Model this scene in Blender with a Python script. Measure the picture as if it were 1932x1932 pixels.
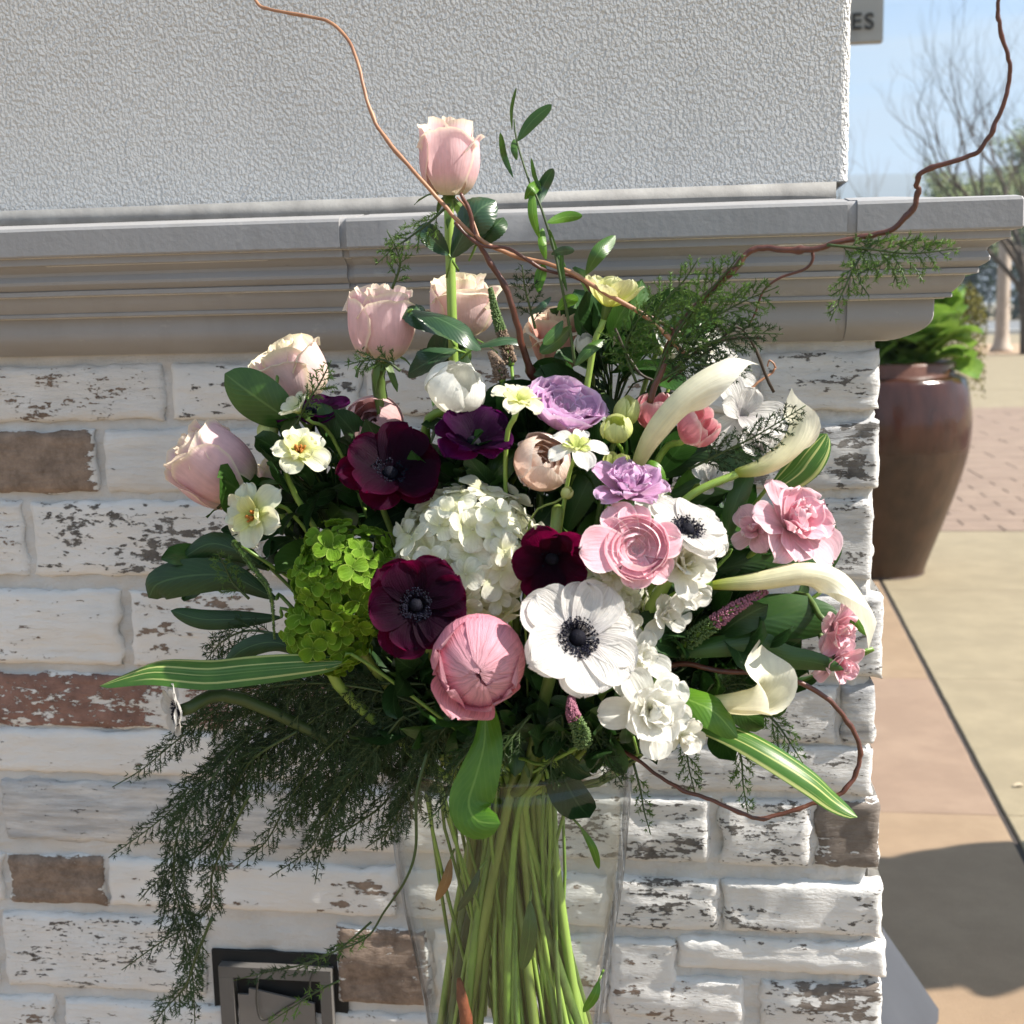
import bpy, math, random
from mathutils import Vector, Matrix, noise
R = math.radians
PI = math.pi
scene = bpy.context.scene
for o in list(bpy.data.objects):
    bpy.data.objects.remove(o)
COL = scene.collection

# ------------------------------------------------------------------ camera
CAM = Vector((0, -1.32, 1.35))
YAW, PITCH, ROLL, FPX = R(7.75), R(8.85), R(1.3), 2415.0      # FPX: focal length for a 1932 px wide picture
FWD = Vector((-math.sin(YAW) * math.cos(PITCH), math.cos(YAW) * math.cos(PITCH), -math.sin(PITCH)))
_r0 = FWD.cross(Vector((0, 0, 1))).normalized()
_u0 = _r0.cross(FWD)
RIGHT = _r0 * math.cos(ROLL) - _u0 * math.sin(ROLL)
UP = _u0 * math.cos(ROLL) + _r0 * math.sin(ROLL)
cd = bpy.data.cameras.new('camera')
cam = bpy.data.objects.new('camera', cd)
COL.objects.link(cam)
cam.matrix_world = Matrix(((RIGHT.x, UP.x, -FWD.x, CAM.x), (RIGHT.y, UP.y, -FWD.y, CAM.y), (RIGHT.z, UP.z, -FWD.z, CAM.z), (0, 0, 0, 1)))
cd.sensor_width = 36
cd.lens = 36 * FPX / 1932
cd.clip_start = 0.05
cd.clip_end = 20000
cd.dof.use_dof = True
cd.dof.focus_distance = 1.08
cd.dof.aperture_fstop = 11
scene.camera = cam

# ------------------------------------------------------------------ sky, sun, exposure
SUN_EL, SUN_AZ = R(44), R(-2.2)          # azimuth: from +X (right of the wall) towards +Y (behind the wall)
w = bpy.data.worlds.new('World')
scene.world = w
w.use_nodes = True
nt = w.node_tree
bg = nt.nodes['Background']
sky = nt.nodes.new('ShaderNodeTexSky')
sky.sky_type = 'NISHITA'
sky.sun_disc = False
sky.sun_elevation = SUN_EL
sky.sun_rotation = R(90) - SUN_AZ
sky.air_density = 1.0
sky.dust_density = 0.35
sky.ozone_density = 1.6
tc = nt.nodes.new('ShaderNodeTexCoord')
mp = nt.nodes.new('ShaderNodeMapping')
mp.inputs['Scale'].default_value = (2.2, 2.2, 16)
mp.inputs['Rotation'].default_value = (R(4), R(-10), 0)
mp.inputs['Location'].default_value = (0.3, 0.1, 0.0)
nz = nt.nodes.new('ShaderNodeTexNoise')
nz.inputs['Scale'].default_value = 2.2
nz.inputs['Detail'].default_value = 6
nz.inputs['Roughness'].default_value = 0.55
rp = nt.nodes.new('ShaderNodeValToRGB')
rp.color_ramp.elements[0].position = 0.36
rp.color_ramp.elements[1].position = 0.56
rp.color_ramp.elements[1].color = (0.9, 0.9, 0.9, 1)
mx = nt.nodes.new('ShaderNodeMix')
mx.data_type = 'RGBA'
mx.inputs['B'].default_value = (3.5, 4.3, 5.0, 1)      # thin cloud and horizon haze
nt.links.new(tc.outputs['Generated'], mp.inputs['Vector'])
nt.links.new(mp.outputs['Vector'], nz.inputs['Vector'])
nt.links.new(nz.outputs['Fac'], rp.inputs['Fac'])
sz = nt.nodes.new('ShaderNodeSeparateXYZ')                    # the veil thickens towards the horizon all the way round
hr = nt.nodes.new('ShaderNodeMapRange')
hr.interpolation_type = 'SMOOTHSTEP'
hr.inputs['From Min'].default_value = 0.20
hr.inputs['From Max'].default_value = 0.04
hr.inputs['To Min'].default_value = 0.0
hr.inputs['To Max'].default_value = 0.97
mxx = nt.nodes.new('ShaderNodeMath')
mxx.operation = 'MAXIMUM'
nt.links.new(tc.outputs['Generated'], sz.inputs[0])
nt.links.new(sz.outputs['Z'], hr.inputs['Value'])
nt.links.new(hr.outputs[0], mxx.inputs[0])
nt.links.new(rp.outputs['Color'], mxx.inputs[1])
nt.links.new(mxx.outputs[0], mx.inputs['Factor'])
nt.links.new(sky.outputs['Color'], mx.inputs['A'])
nt.links.new(mx.outputs['Result'], bg.inputs['Color'])
bg.inputs['Strength'].default_value = 0.077
sl = bpy.data.lights.new('sun', 'SUN')
sl.energy = 5.0
sl.angle = R(0.55)
sl.color = (1, 0.93, 0.83)
sun = bpy.data.objects.new('sun', sl)
COL.objects.link(sun)
sdir = Vector((math.cos(SUN_EL) * math.cos(SUN_AZ), math.cos(SUN_EL) * math.sin(SUN_AZ), math.sin(SUN_EL)))
sun.rotation_euler = sdir.to_track_quat('Z', 'Y').to_euler()
scene.view_settings.view_transform = 'Standard'
scene.view_settings.look = 'None'
scene.view_settings.gamma = 1
scene.view_settings.exposure = 1.20
scene.render.engine = 'CYCLES'
scene.cycles.max_bounces = 10
scene.cycles.transparent_max_bounces = 24
scene.cycles.use_denoising = True
scene.cycles.caustics_reflective = False
scene.cycles.caustics_refractive = False


# ------------------------------------------------------------------ helpers: picture point to place, meshes, things
def ray(px, py):
    return FWD + RIGHT * ((px - 966) / FPX) - UP * ((py - 966) / FPX)


def at(px, py, Y):
    d = ray(px, py)
    return CAM + d * ((Y - CAM.y) / d.y)


def gnd(px, py, z=0.0):
    d = ray(px, py)
    return CAM + d * ((z - CAM.z) / d.z)


def mpp(p):
    return (p - CAM).dot(FWD) / FPX


def lin(h):
    h = h.lstrip('#')
    c = [int(h[i:i + 2], 16) / 255 for i in (0, 2, 4)]
    return tuple((x / 12.92 if x <= .04045 else ((x + .055) / 1.055) ** 2.4) for x in c)


def N(v, s=0.0):
    return noise.noise(Vector(v) + Vector((s * 3.17, s * 7.31, s * 1.77)))


def mesh(name, verts, faces, uvs=None, smooth=True):
    me = bpy.data.meshes.new(name)
    me.from_pydata([tuple(v) for v in verts], [], faces)
    if uvs is not None:
        ul = me.uv_layers.new(name='UVMap')
        li = [0] * len(me.loops)
        me.loops.foreach_get('vertex_index', li)
        flat_ = []
        for i in li:
            flat_ += [uvs[i][0], uvs[i][1]]
        ul.data.foreach_set('uv', flat_)
    if smooth:
        me.polygons.foreach_set('use_smooth', [True] * len(me.polygons))
    me.update()
    return me


class MB:
    def __init__(s):
        s.v, s.f, s.uv = [], [], []

    def grid(s, rows, closed=False):
        b = len(s.v)
        nv, nu = len(rows), len(rows[0])
        for i, r in enumerate(rows):
            for j, p in enumerate(r):
                s.v.append(p)
                s.uv.append((j / max(1, nu - 1), i / max(1, nv - 1)))
        for i in range(nv - 1):
            for j in range(nu - 1 if not closed else nu):
                k = (j + 1) % nu
                s.f.append((b + i * nu + j, b + i * nu + k, b + (i + 1) * nu + k, b + (i + 1) * nu + j))

    def tube(s, pts, rad, n=6, cap=True):
        rows = []
        pts = [Vector(p) for p in pts]
        ref = None
        for i, p in enumerate(pts):
            t = (pts[min(i + 1, len(pts) - 1)] - pts[max(i - 1, 0)])
            if t.length < 1e-9:
                t = Vector((0, 0, 1))
            t.normalize()
            if ref is None:
                ref = t.orthogonal().normalized()
            ref = (ref - t * ref.dot(t))
            ref = ref.normalized() if ref.length > 1e-6 else t.orthogonal().normalized()
            bi = t.cross(ref)
            r = rad[i] if isinstance(rad, (list, tuple)) else (rad(i / (len(pts) - 1)) if callable(rad) else rad)
            rows.append([p + (ref * math.cos(2 * PI * k / n) + bi * math.sin(2 * PI * k / n)) * r for k in range(n)])
        b = len(s.v)
        s.grid(rows, closed=True)
        if cap:
            s.f.append(tuple(b + k for k in range(n))[::-1])
            s.f.append(tuple(b + (len(pts) - 1) * n + k for k in range(n)))

    def box(s, x0, x1, y0, y1, z0, z1):
        b = len(s.v)
        for z in (z0, z1):
            for (x, y) in ((x0, y0), (x1, y0), (x1, y1), (x0, y1)):
                s.v.append(Vector((x, y, z)))
                s.uv.append((x, z))
        for q in ((0, 3, 2, 1), (4, 5, 6, 7), (0, 1, 5, 4), (1, 2, 6, 5), (2, 3, 7, 6), (3, 0, 4, 7)):
            s.f.append(tuple(b + i for i in q))

    def lathe(s, prof, n=32, c=(0, 0, 0)):
        rows = [[Vector((c[0] + r * math.cos(2 * PI * k / n), c[1] + r * math.sin(2 * PI * k / n), c[2] + z)) for k in range(n)] for r, z in prof]
        s.grid(rows, closed=True)

    def tri(s, a, b, c):
        k = len(s.v)
        s.v += [a, b, c]
        s.uv += [(0, 0), (1, 0), (.5, 1)]
        s.f.append((k, k + 1, k + 2))

    def quad(s, a, b, c, d):
        k = len(s.v)
        s.v += [a, b, c, d]
        s.uv += [(0, 0), (1, 0), (1, 1), (0, 1)]
        s.f.append((k, k + 1, k + 2, k + 3))

    def mesh(s, name='m', M=None, smooth=True):
        v = s.v if M is None else [M @ Vector(p) for p in s.v]
        return mesh(name, v, s.f, s.uv, smooth)


def part(name, me, mt, parent=None, label=None, kind=None):
    o = bpy.data.objects.new(name, me)
    COL.objects.link(o)
    if mt and not me.materials:
        me.materials.append(mt)
    if parent:
        o.parent = parent
    if label:
        o['label'] = label
    if kind:
        o['kind'] = kind
    return o


def tag(o, label, cat, group=None, kind=None):
    o['label'] = label
    o['category'] = cat
    if group:
        o['group'] = group
    if kind:
        o['kind'] = kind
    return o


def thing(name, label, cat, M=None, group=None):
    o = bpy.data.objects.new(name, None)
    o.empty_display_size = .02
    COL.objects.link(o)
    if M is not None:
        o.matrix_world = M
    return tag(o, label, cat, group)


def struct(name, me, mt, parent=None):
    o = part(name, me, mt, parent)
    if not parent:
        o['kind'] = 'structure'
    return o


def frame(pos, axis, twist=0.0):
    z = Vector(axis).normalized()
    x = Vector((0, 0, 1)).cross(z)
    x = x.normalized() if x.length > 1e-4 else Vector((1, 0, 0))
    y = z.cross(x)
    c, s_ = math.cos(twist), math.sin(twist)
    x2, y2 = x * c + y * s_, y * c - x * s_
    return Matrix(((x2.x, y2.x, z.x, pos.x), (x2.y, y2.y, z.y, pos.y), (x2.z, y2.z, z.z, pos.z), (0, 0, 0, 1)))


def smooth_path(pts, n=6):
    pts = [Vector(p) for p in pts]
    P = [pts[0] * 2 - pts[1]] + pts + [pts[-1] * 2 - pts[-2]]
    out = []
    for i in range(1, len(P) - 2):
        a, b, c, d = P[i - 1], P[i], P[i + 1], P[i + 2]
        for k in range(n):
            t = k / n
            out.append(.5 * ((2 * b) + (c - a) * t + (2 * a - 5 * b + 4 * c - d) * t * t + (-a + 3 * b - 3 * c + d) * t ** 3))
    out.append(pts[-1].copy())
    return out


# ------------------------------------------------------------------ materials
def newmat(name):
    m = bpy.data.materials.new(name)
    m.use_nodes = True
    n = m.node_tree
    return m, n, n.nodes['Principled BSDF'], n.nodes['Material Output']


def nd(n, typ, **kw):
    x = n.nodes.new('ShaderNode' + typ)
    for k, v in kw.items():
        if k in x.inputs:
            x.inputs[k].default_value = v
        else:
            setattr(x, k, v)
    return x


def rgba(c):
    return (c[0], c[1], c[2], 1)


def ramp(n, fac, stops, interp='LINEAR'):
    r = n.nodes.new('ShaderNodeValToRGB')
    r.color_ramp.interpolation = interp
    el = r.color_ramp.elements
    while len(el) < len(stops):
        el.new(0.5)
    for e, (p, c) in zip(el, stops):
        e.position = p
        e.color = rgba(c) if not isinstance(c, (int, float)) else (c, c, c, 1)
    n.links.new(fac, r.inputs['Fac'])
    return r.outputs['Color']


def mixc(n, fac, a, b, blend='MIX'):
    m = n.nodes.new('ShaderNodeMix')
    m.data_type = 'RGBA'
    m.blend_type = blend
    for sock, val in (('Factor', fac), ('A', a), ('B', b)):
        s = [i for i in m.inputs if i.name == sock and (i.type == ('VALUE' if sock == 'Factor' else 'RGBA'))][0]
        if isinstance(val, bpy.types.NodeSocket):
            n.links.new(val, s)
        else:
            s.default_value = val if isinstance(val, (int, float)) else rgba(val)
    return [o for o in m.outputs if o.type == 'RGBA'][0]


def math_(n, op, a, b=None):
    m = nd(n, 'Math', operation=op)
    for i, v in enumerate((a, b)):
        if v is None:
            continue
        if isinstance(v, bpy.types.NodeSocket):
            n.links.new(v, m.inputs[i])
        else:
            m.inputs[i].default_value = v
    return m.outputs[0]


def noise_(n, vec, scale, detail=4, rough=.55, mscale=None, dist=0.0):
    if mscale is not None:
        m_ = nd(n, 'Mapping')
        m_.inputs['Scale'].default_value = mscale
        n.links.new(vec, m_.inputs['Vector'])
        vec = m_.outputs['Vector']
    t = nd(n, 'TexNoise', Scale=scale, Detail=detail, Roughness=rough, Distortion=dist)
    n.links.new(vec, t.inputs['Vector'])
    return t.outputs['Fac']


def bump(n, b, height, dist, strength=1.0):
    x = nd(n, 'Bump', Strength=strength, Distance=dist)
    n.links.new(height, x.inputs['Height'])
    n.links.new(x.outputs['Normal'], b.inputs['Normal'])
    return x


def thin(n, b, out, color, fac, tcol=None):
    """leaf or petal: part of the light passes through"""
    t = nd(n, 'BsdfTranslucent')
    if tcol is None:
        n.links.new(color, t.inputs['Color'])
    else:
        t.inputs['Color'].default_value = rgba(tcol)
    if b.inputs['Normal'].links:
        n.links.new(b.inputs['Normal'].links[0].from_socket, t.inputs['Normal'])
    m = nd(n, 'MixShader', Fac=fac)
    n.links.new(b.outputs[0], m.inputs[1])
    n.links.new(t.outputs[0], m.inputs[2])
    n.links.new(m.outputs[0], out.inputs['Surface'])


def petalmat(name, base, mid, tip, trans=.35, rough=.55, vein=.18, vs=26, edge=None, ew=.3, spec=.14, bd=.0009, mid_pos=.4, sheen=0, tcol=None):
    m, n, b, out = newmat(name)
    uv = nd(n, 'UVMap').outputs[0]
    sep = nd(n, 'SeparateXYZ')
    n.links.new(uv, sep.inputs[0])
    col = ramp(n, sep.outputs['Y'], [(0.02, base), (mid_pos, mid), (0.97, tip)])
    vn = noise_(n, uv, 1.0, 3, .6, (vs, 1.4, 1))
    vfac = ramp(n, vn, [(.3, 1 - vein), (.6, 1.0)])
    col = mixc(n, 1.0, col, vfac, 'MULTIPLY')
    geo = nd(n, 'TexCoord')
    blot = noise_(n, geo.outputs['Object'], 90, 3)
    col = mixc(n, 1.0, col, ramp(n, blot, [(.3, .9), (.7, 1.04)]), 'MULTIPLY')
    if edge is not None:
        d = math_(n, 'ABSOLUTE', math_(n, 'SUBTRACT', sep.outputs['X'], .5))
        e = math_(n, 'MAXIMUM', math_(n, 'MULTIPLY', d, 2.0), sep.outputs['Y'])
        col = mixc(n, ramp(n, e, [(1 - ew, 0.0), (.995, 1.0)]), col, edge)
    n.links.new(col, b.inputs['Base Color'])
    b.inputs['Roughness'].default_value = rough + .12
    b.inputs['Specular IOR Level'].default_value = spec
    if sheen:
        b.inputs['Sheen Weight'].default_value = sheen
    bump(n, b, math_(n, 'ADD', vn, math_(n, 'MULTIPLY', noise_(n, uv, 1.0, 2, .5, (5, 4, 1)), .8)), bd, .8)
    thin(n, b, out, col, trans, tcol)
    return m


def leafmat(name, dark, light, rib, trans=.22, rough=.38, stripes=None, spec=.5, side_veins=True):
    m, n, b, out = newmat(name)
    uv = nd(n, 'UVMap').outputs[0]
    sep = nd(n, 'SeparateXYZ')
    n.links.new(uv, sep.inputs[0])
    tco = nd(n, 'TexCoord').outputs['Object']
    blot = noise_(n, tco, 35, 4)
    col = mixc(n, ramp(n, blot, [(.3, 0.0), (.7, 1.0)]), dark, light)
    d = math_(n, 'ABSOLUTE', math_(n, 'SUBTRACT', sep.outputs['X'], .5))
    if stripes is not None:
        sn = noise_(n, uv, 1.0, 2, .5, (9, .5, 1))
        col = mixc(n, ramp(n, sn, [(.54, 0.0), (.58, 1.0)]), col, stripes)
        fine = noise_(n, uv, 1.0, 2, .5, (60, .6, 1))
        col = mixc(n, 1.0, col, ramp(n, fine, [(.3, .78), (.6, 1.05)]), 'MULTIPLY')
        h = fine
    else:
        wv = nd(n, 'TexWave', Scale=1.0, Distortion=.6)
        cmb = nd(n, 'CombineXYZ')
        n.links.new(math_(n, 'SUBTRACT', math_(n, 'MULTIPLY', sep.outputs['Y'], 3.4), math_(n, 'MULTIPLY', d, 2.6)), cmb.inputs[0])
        n.links.new(cmb.outputs[0], wv.inputs['Vector'])
        h = wv.outputs['Fac']
        if side_veins:
            col = mixc(n, ramp(n, h, [(.80, 0.0), (.98, .14)]), col, rib)
    col = mixc(n, ramp(n, d, [(.012, .8), (.035, 0.0)]), col, rib)
    n.links.new(col, b.inputs['Base Color'])
    b.inputs['Roughness'].default_value = rough
    b.inputs['Specular IOR Level'].default_value = spec
    bump(n, b, h, .0008, .12)
    thin(n, b, out, col, trans)
    return m


def plain(name, c, rough=.6, c2=None, ns=30, spec=.4, bd=0, bs=60, metal=0, mscale=None):
    m, n, b, out = newmat(name)
    tco = nd(n, 'TexCoord').outputs['Object']
    if c2 is None:
        c2 = tuple(x * .75 for x in c)
    col = mixc(n, ramp(n, noise_(n, tco, ns, 5, .6, mscale), [(.32, 0.0), (.68, 1.0)]), c2, c)
    n.links.new(col, b.inputs['Base Color'])
    b.inputs['Roughness'].default_value = rough
    b.inputs['Specular IOR Level'].default_value = spec
    b.inputs['Metallic'].default_value = metal
    if bd:
        bump(n, b, noise_(n, tco, bs, 5, .6, mscale), bd)
    return m


M = {}


def stucco_mat():
    m, n, b, out = newmat('stucco')
    tco = nd(n, 'TexCoord').outputs['Object']
    h1 = noise_(n, tco, 300, 1.6, .5, (1, 1, .75), .2)
    h2 = noise_(n, tco, 420, 3, .6)
    h = math_(n, 'ADD', ramp(n, h1, [(.3, 0.0), (.72, 1.0)]), math_(n, 'MULTIPLY', h2, .25))
    big = noise_(n, tco, 3.0, 4)
    col = mixc(n, ramp(n, big, [(.3, 0.0), (.7, 1.0)]), (.60, .592, .578), (.66, .655, .642))
    col = mixc(n, ramp(n, noise_(n, tco, 7, 5, .6, (1, 1, .4)), [(.45, 0.0), (.75, .35)]), col, (.47, .465, .455))
    n.links.new(col, b.inputs['Base Color'])
    b.inputs['Roughness'].default_value = .85
    bump(n, b, h, .0029, .9)
    return m


def brick_mat():
    m, n, b, out = newmat('whitewashed_brick')
    t = nd(n, 'TexCoord')
    oi = nd(n, 'ObjectInfo')
    off = nd(n, 'VectorMath', operation='ADD')
    n.links.new(t.outputs['Object'], off.inputs[0])
    sc = nd(n, 'VectorMath', operation='SCALE')
    sc.inputs[0].default_value = (11, 7, 5)
    n.links.new(oi.outputs['Random'], sc.inputs['Scale'])
    n.links.new(sc.outputs[0], off.inputs[1])
    vs_ = nd(n, 'VectorMath', operation='SCALE')
    n.links.new(off.outputs[0], vs_.inputs[0])
    n.links.new(math_(n, 'ADD', math_(n, 'MULTIPLY', oi.outputs['Random'], 1.1), .55), vs_.inputs['Scale'])
    v = vs_.outputs[0]
    sepc = nd(n, 'SeparateColor')
    n.links.new(oi.outputs['Color'], sepc.inputs[0])
    wear, hue, gry = sepc.outputs[0], sepc.outputs[1], sepc.outputs[2]
    big = noise_(n, v, 17, 6, .62, (.8, 1, 2.0), .3)
    streak = noise_(n, v, 60, 7, .68, (.55, 1, 2.6), .5)
    spot = noise_(n, v, 160, 4, .6, (.7, 1, 1.4))
    s1 = math_(n, 'ADD', math_(n, 'MULTIPLY', big, .52), math_(n, 'MULTIPLY', streak, .5))
    s1 = math_(n, 'ADD', s1, math_(n, 'MULTIPLY', math_(n, 'SUBTRACT', spot, .5), .46))
    uvn = nd(n, 'UVMap').outputs[0]
    su = nd(n, 'SeparateXYZ')
    n.links.new(uvn, su.inputs[0])
    ed = math_(n, 'MAXIMUM', math_(n, 'ABSOLUTE', math_(n, 'SUBTRACT', su.outputs['X'], .5)), math_(n, 'ABSOLUTE', math_(n, 'SUBTRACT', su.outputs['Y'], .5)))
    s1 = math_(n, 'SUBTRACT', s1, math_(n, 'MULTIPLY', wear, ramp(n, ed, [(.30, 0.0), (.47, .42)])))
    s1 = math_(n, 'ADD', s1, math_(n, 'MULTIPLY', wear, .42))
    mask = ramp(n, s1, [(.635, 0.0), (.655, 1.0)])
    paint = mixc(n, ramp(n, noise_(n, v, 12, 5), [(.3, 0.0), (.7, 1.0)]), (.70, .69, .67), (.80, .79, .775))
    paint = mixc(n, ramp(n, noise_(n, v, 42, 5, .65, (.4, 1, 2.2)), [(.5, 0.0), (.72, .35)]), paint, (.58, .575, .565))
    paint = mixc(n, math_(n, 'MULTIPLY', gry, ramp(n, noise_(n, v, 30, 5, .6, (.3, 1, 2.5)), [(.35, .2), (.65, 1.0)])), paint, (.30, .305, .32))
    ex_b = mixc(n, ramp(n, noise_(n, v, 48, 7, .75), [(.35, 0.0), (.65, 1.0)]), (.15, .108, .082), (.33, .25, .195))
    ex_r = mixc(n, ramp(n, noise_(n, v, 38, 5, .7), [(.3, 0.0), (.7, 1.0)]), (.13, .072, .056), (.35, .195, .155))
    ex_g = mixc(n, ramp(n, noise_(n, v, 50, 5, .7), [(.3, 0.0), (.7, 1.0)]), (.055, .05, .046), (.20, .185, .17))
    ex = mixc(n, ramp(n, hue, [(.45, 0.0), (.55, 1.0)]), mixc(n, ramp(n, hue, [(.1, 0.0), (.25, 1.0)]), ex_g, ex_b), ex_r)
    col = mixc(n, mask, paint, ex)
    n.links.new(col, b.inputs['Base Color'])
    b.inputs['Roughness'].default_value = .78
    hh = math_(n, 'ADD', math_(n, 'MULTIPLY', streak, .8), math_(n, 'MULTIPLY', mask, -.55))
    hh = math_(n, 'ADD', hh, math_(n, 'MULTIPLY', spot, .35))
    bump(n, b, hh, .0036, .9)
    return m


def mortar_mat():
    m, n, b, out = newmat('whitewashed_mortar')
    v = nd(n, 'TexCoord').outputs['Object']
    col = mixc(n, ramp(n, noise_(n, v, 14, 5), [(.3, 0.0), (.7, 1.0)]), (.53, .52, .50), (.66, .65, .635))
    fl = noise_(n, v, 45, 6, .7, (.5, 1, 2.2))
    mask = ramp(n, fl, [(.69, 0.0), (.72, .9)])
    col = mixc(n, mask, col, (.06, .055, .05))
    n.links.new(col, b.inputs['Base Color'])
    b.inputs['Roughness'].default_value = .85
    bump(n, b, math_(n, 'ADD', math_(n, 'MULTIPLY', noise_(n, v, 130, 6, .7), .6), noise_(n, v, 34, 4, .6, (.5, 1, 2))), .005, .85)
    return m


def cornice_mat():
    m, n, b, out = newmat('painted_cornice')
    v = nd(n, 'TexCoord').outputs['Object']
    col = mixc(n, ramp(n, noise_(n, v, 5, 5), [(.3, 0.0), (.7, 1.0)]), (.285, .283, .288), (.335, .332, .336))
    col = mixc(n, ramp(n, noise_(n, v, 55, 6, .7, (.35, 1, 2)), [(.70, 0.0), (.75, .7)]), col, (.12, .115, .11))
    col = mixc(n, ramp(n, noise_(n, v, 16, 6, .65, (1.6, 1, .35)), [(.5, 0.0), (.75, .45)]), col, (.25, .245, .24))
    col = mixc(n, ramp(n, noise_(n, v, 28, 7, .7, (.5, 1, 1)), [(.62, 0.0), (.70, .5)]), col, (.44, .435, .43))
    n.links.new(col, b.inputs['Base Color'])
    b.inputs['Roughness'].default_value = .62
    bump(n, b, noise_(n, v, 160, 4), .0006, .5)
    return m


def concrete(name, c1, c2, spk=.35):
    m, n, b, out = newmat(name)
    v = nd(n, 'TexCoord').outputs['Object']
    col = mixc(n, ramp(n, noise_(n, v, 1.6, 6, .6), [(.3, 0.0), (.7, 1.0)]), c1, c2)
    col = mixc(n, ramp(n, noise_(n, v, 5, 7, .7), [(.42, .55), (.62, 0.0)]), col, tuple(x * .78 for x in c1))
    col = mixc(n, ramp(n, noise_(n, v, 55, 5, .7), [(.30, spk), (.36, 0.0)]), col, tuple(x * .25 for x in c1))
    col = mixc(n, ramp(n, noise_(n, v, 120, 3, .6), [(.64, 0.0), (.70, .4)]), col, tuple(min(.8, x * 1.35) for x in c1))
    col = mixc(n, ramp(n, noise_(n, v, 250, 2, .5), [(.3, .25), (.7, 0.0)]), col, tuple(x * .6 for x in c1))
    n.links.new(col, b.inputs['Base Color'])
    b.inputs['Roughness'].default_value = .85
    bump(n, b, noise_(n, v, 220, 4), .002, .5)
    return m


def glass_mat(name, tint, refl=1.0, edge=.33):
    m, n, b, out = newmat(name)
    n.nodes.remove(b)
    tr = nd(n, 'BsdfTransparent')
    lw0 = nd(n, 'LayerWeight', Blend=.5)
    n.links.new(mixc(n, math_(n, 'POWER', lw0.outputs['Facing'], 5.0), tint, tuple(x * edge for x in tint)), tr.inputs['Color'])
    gl = nd(n, 'BsdfGlossy', Roughness=.02)
    lw = nd(n, 'LayerWeight', Blend=.5)
    mixs = nd(n, 'MixShader')
    fr = math_(n, 'ADD', math_(n, 'MULTIPLY', math_(n, 'POWER', lw.outputs['Facing'], 4.5), .95), .035)
    n.links.new(math_(n, 'MULTIPLY', fr, refl), mixs.inputs[0])
    n.links.new(tr.outputs[0], mixs.inputs[1])
    n.links.new(gl.outputs[0], mixs.inputs[2])
    n.links.new(mixs.outputs[0], out.inputs['Surface'])
    return m


M['stucco'] = stucco_mat()
M['brick'] = brick_mat()
M['mortar'] = mortar_mat()
M['cornice'] = cornice_mat()
M['trim'] = plain('trim', (.27, .268, .262), .75, (.17, .168, .165), 26, bd=.001)
M['tan'] = concrete('tan_concrete', (.285, .235, .152), (.33, .275, .18))
M['pink'] = concrete('pink_concrete', (.298, .205, .128), (.33, .24, .155))
M['pinker'] = concrete('rose_concrete', (.28, .19, .134), (.315, .225, .16))
M['paver'] = concrete('brick_paver', (.26, .185, .14), (.32, .235, .175), .2)
M['gap'] = plain('joint', (.06, .05, .045), .9)
M['sand'] = plain('sand', (.46, .33, .22), .95, (.33, .23, .15), 3)
M['asphalt'] = plain('asphalt', (.20, .21, .22), .9, (.16, .165, .17), 2)
M['kerb'] = plain('kerb', (.55, .54, .52), .85)
M['glass'] = glass_mat('glass', (.985, .99, .987), 1.0, .30)
M['glass_in'] = glass_mat('glass_inside', (.992, .995, .993), .14, .75)
M['water'] = glass_mat('water', (.985, .992, .98), .12, .9)


# ------------------------------------------------------------------ the building corner: stucco, cornice, brick
XE = 0.197                       # right end of the brick face
XL = -1.7
k2 = 1932 / 2000
DEEP = .55
bld = thing('brick_building', 'whitewashed brick building corner with grey moulded ledge and white stucco above', 'building', Matrix.Translation((XE, 0, 0)))
OB = Vector((-XE, 0, 0))          # world to building-local


def bpart(name, mb, mt, parent=None, **kw):
    return part(name, mb.mesh(name, Matrix.Translation(OB)), mt, parent or bld, **kw)


# stucco upper wall, edges slightly rough
mb = MB()
XS = .160
ZS0, ZS1 = 1.470, 3.2
rnd = random.Random(5)
nz_ = 700


def stuc_edge(z):
    return XS + .0009 * N((z * 60, 0, 3)) + .0007 * N((z * 190, 1, 0))


rows = []
for i in range(nz_ + 1):
    z = ZS0 + (ZS1 - ZS0) * (i / nz_) ** 1.6
    e = stuc_edge(z)
    rows.append([Vector((XL, 0.0, z)), Vector((-.7, 0, z)), Vector((e - .3, 0.0, z)), Vector((e - .012, 0.0, z)), Vector((e - .009, 0.0, z)), Vector((e - .006, 0, z)), Vector((e - .002, .0015, z)), Vector((e, .006, z)), Vector((e, DEEP - .03, z))])
mb.grid(rows)
b0 = len(mb.v)
mb.quad(Vector((XL, 0, ZS0)), Vector((XL, DEEP - .03, ZS0)), Vector((XS - .002, DEEP - .03, ZS0)), Vector((XS - .002, 0.002, ZS0)))
bpart('stucco_wall', mb, M['stucco'])
# beige trim strip under the stucco with its corner cut back
mb = MB()
mb.box(XL, XS - .012, -.004, DEEP - .05, 1.4525, 1.4695)
mb.box(XL, XS - .03, -.012, DEEP - .04, 1.446, 1.4520)
bpart('trim_strip', mb, M['trim'])

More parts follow.
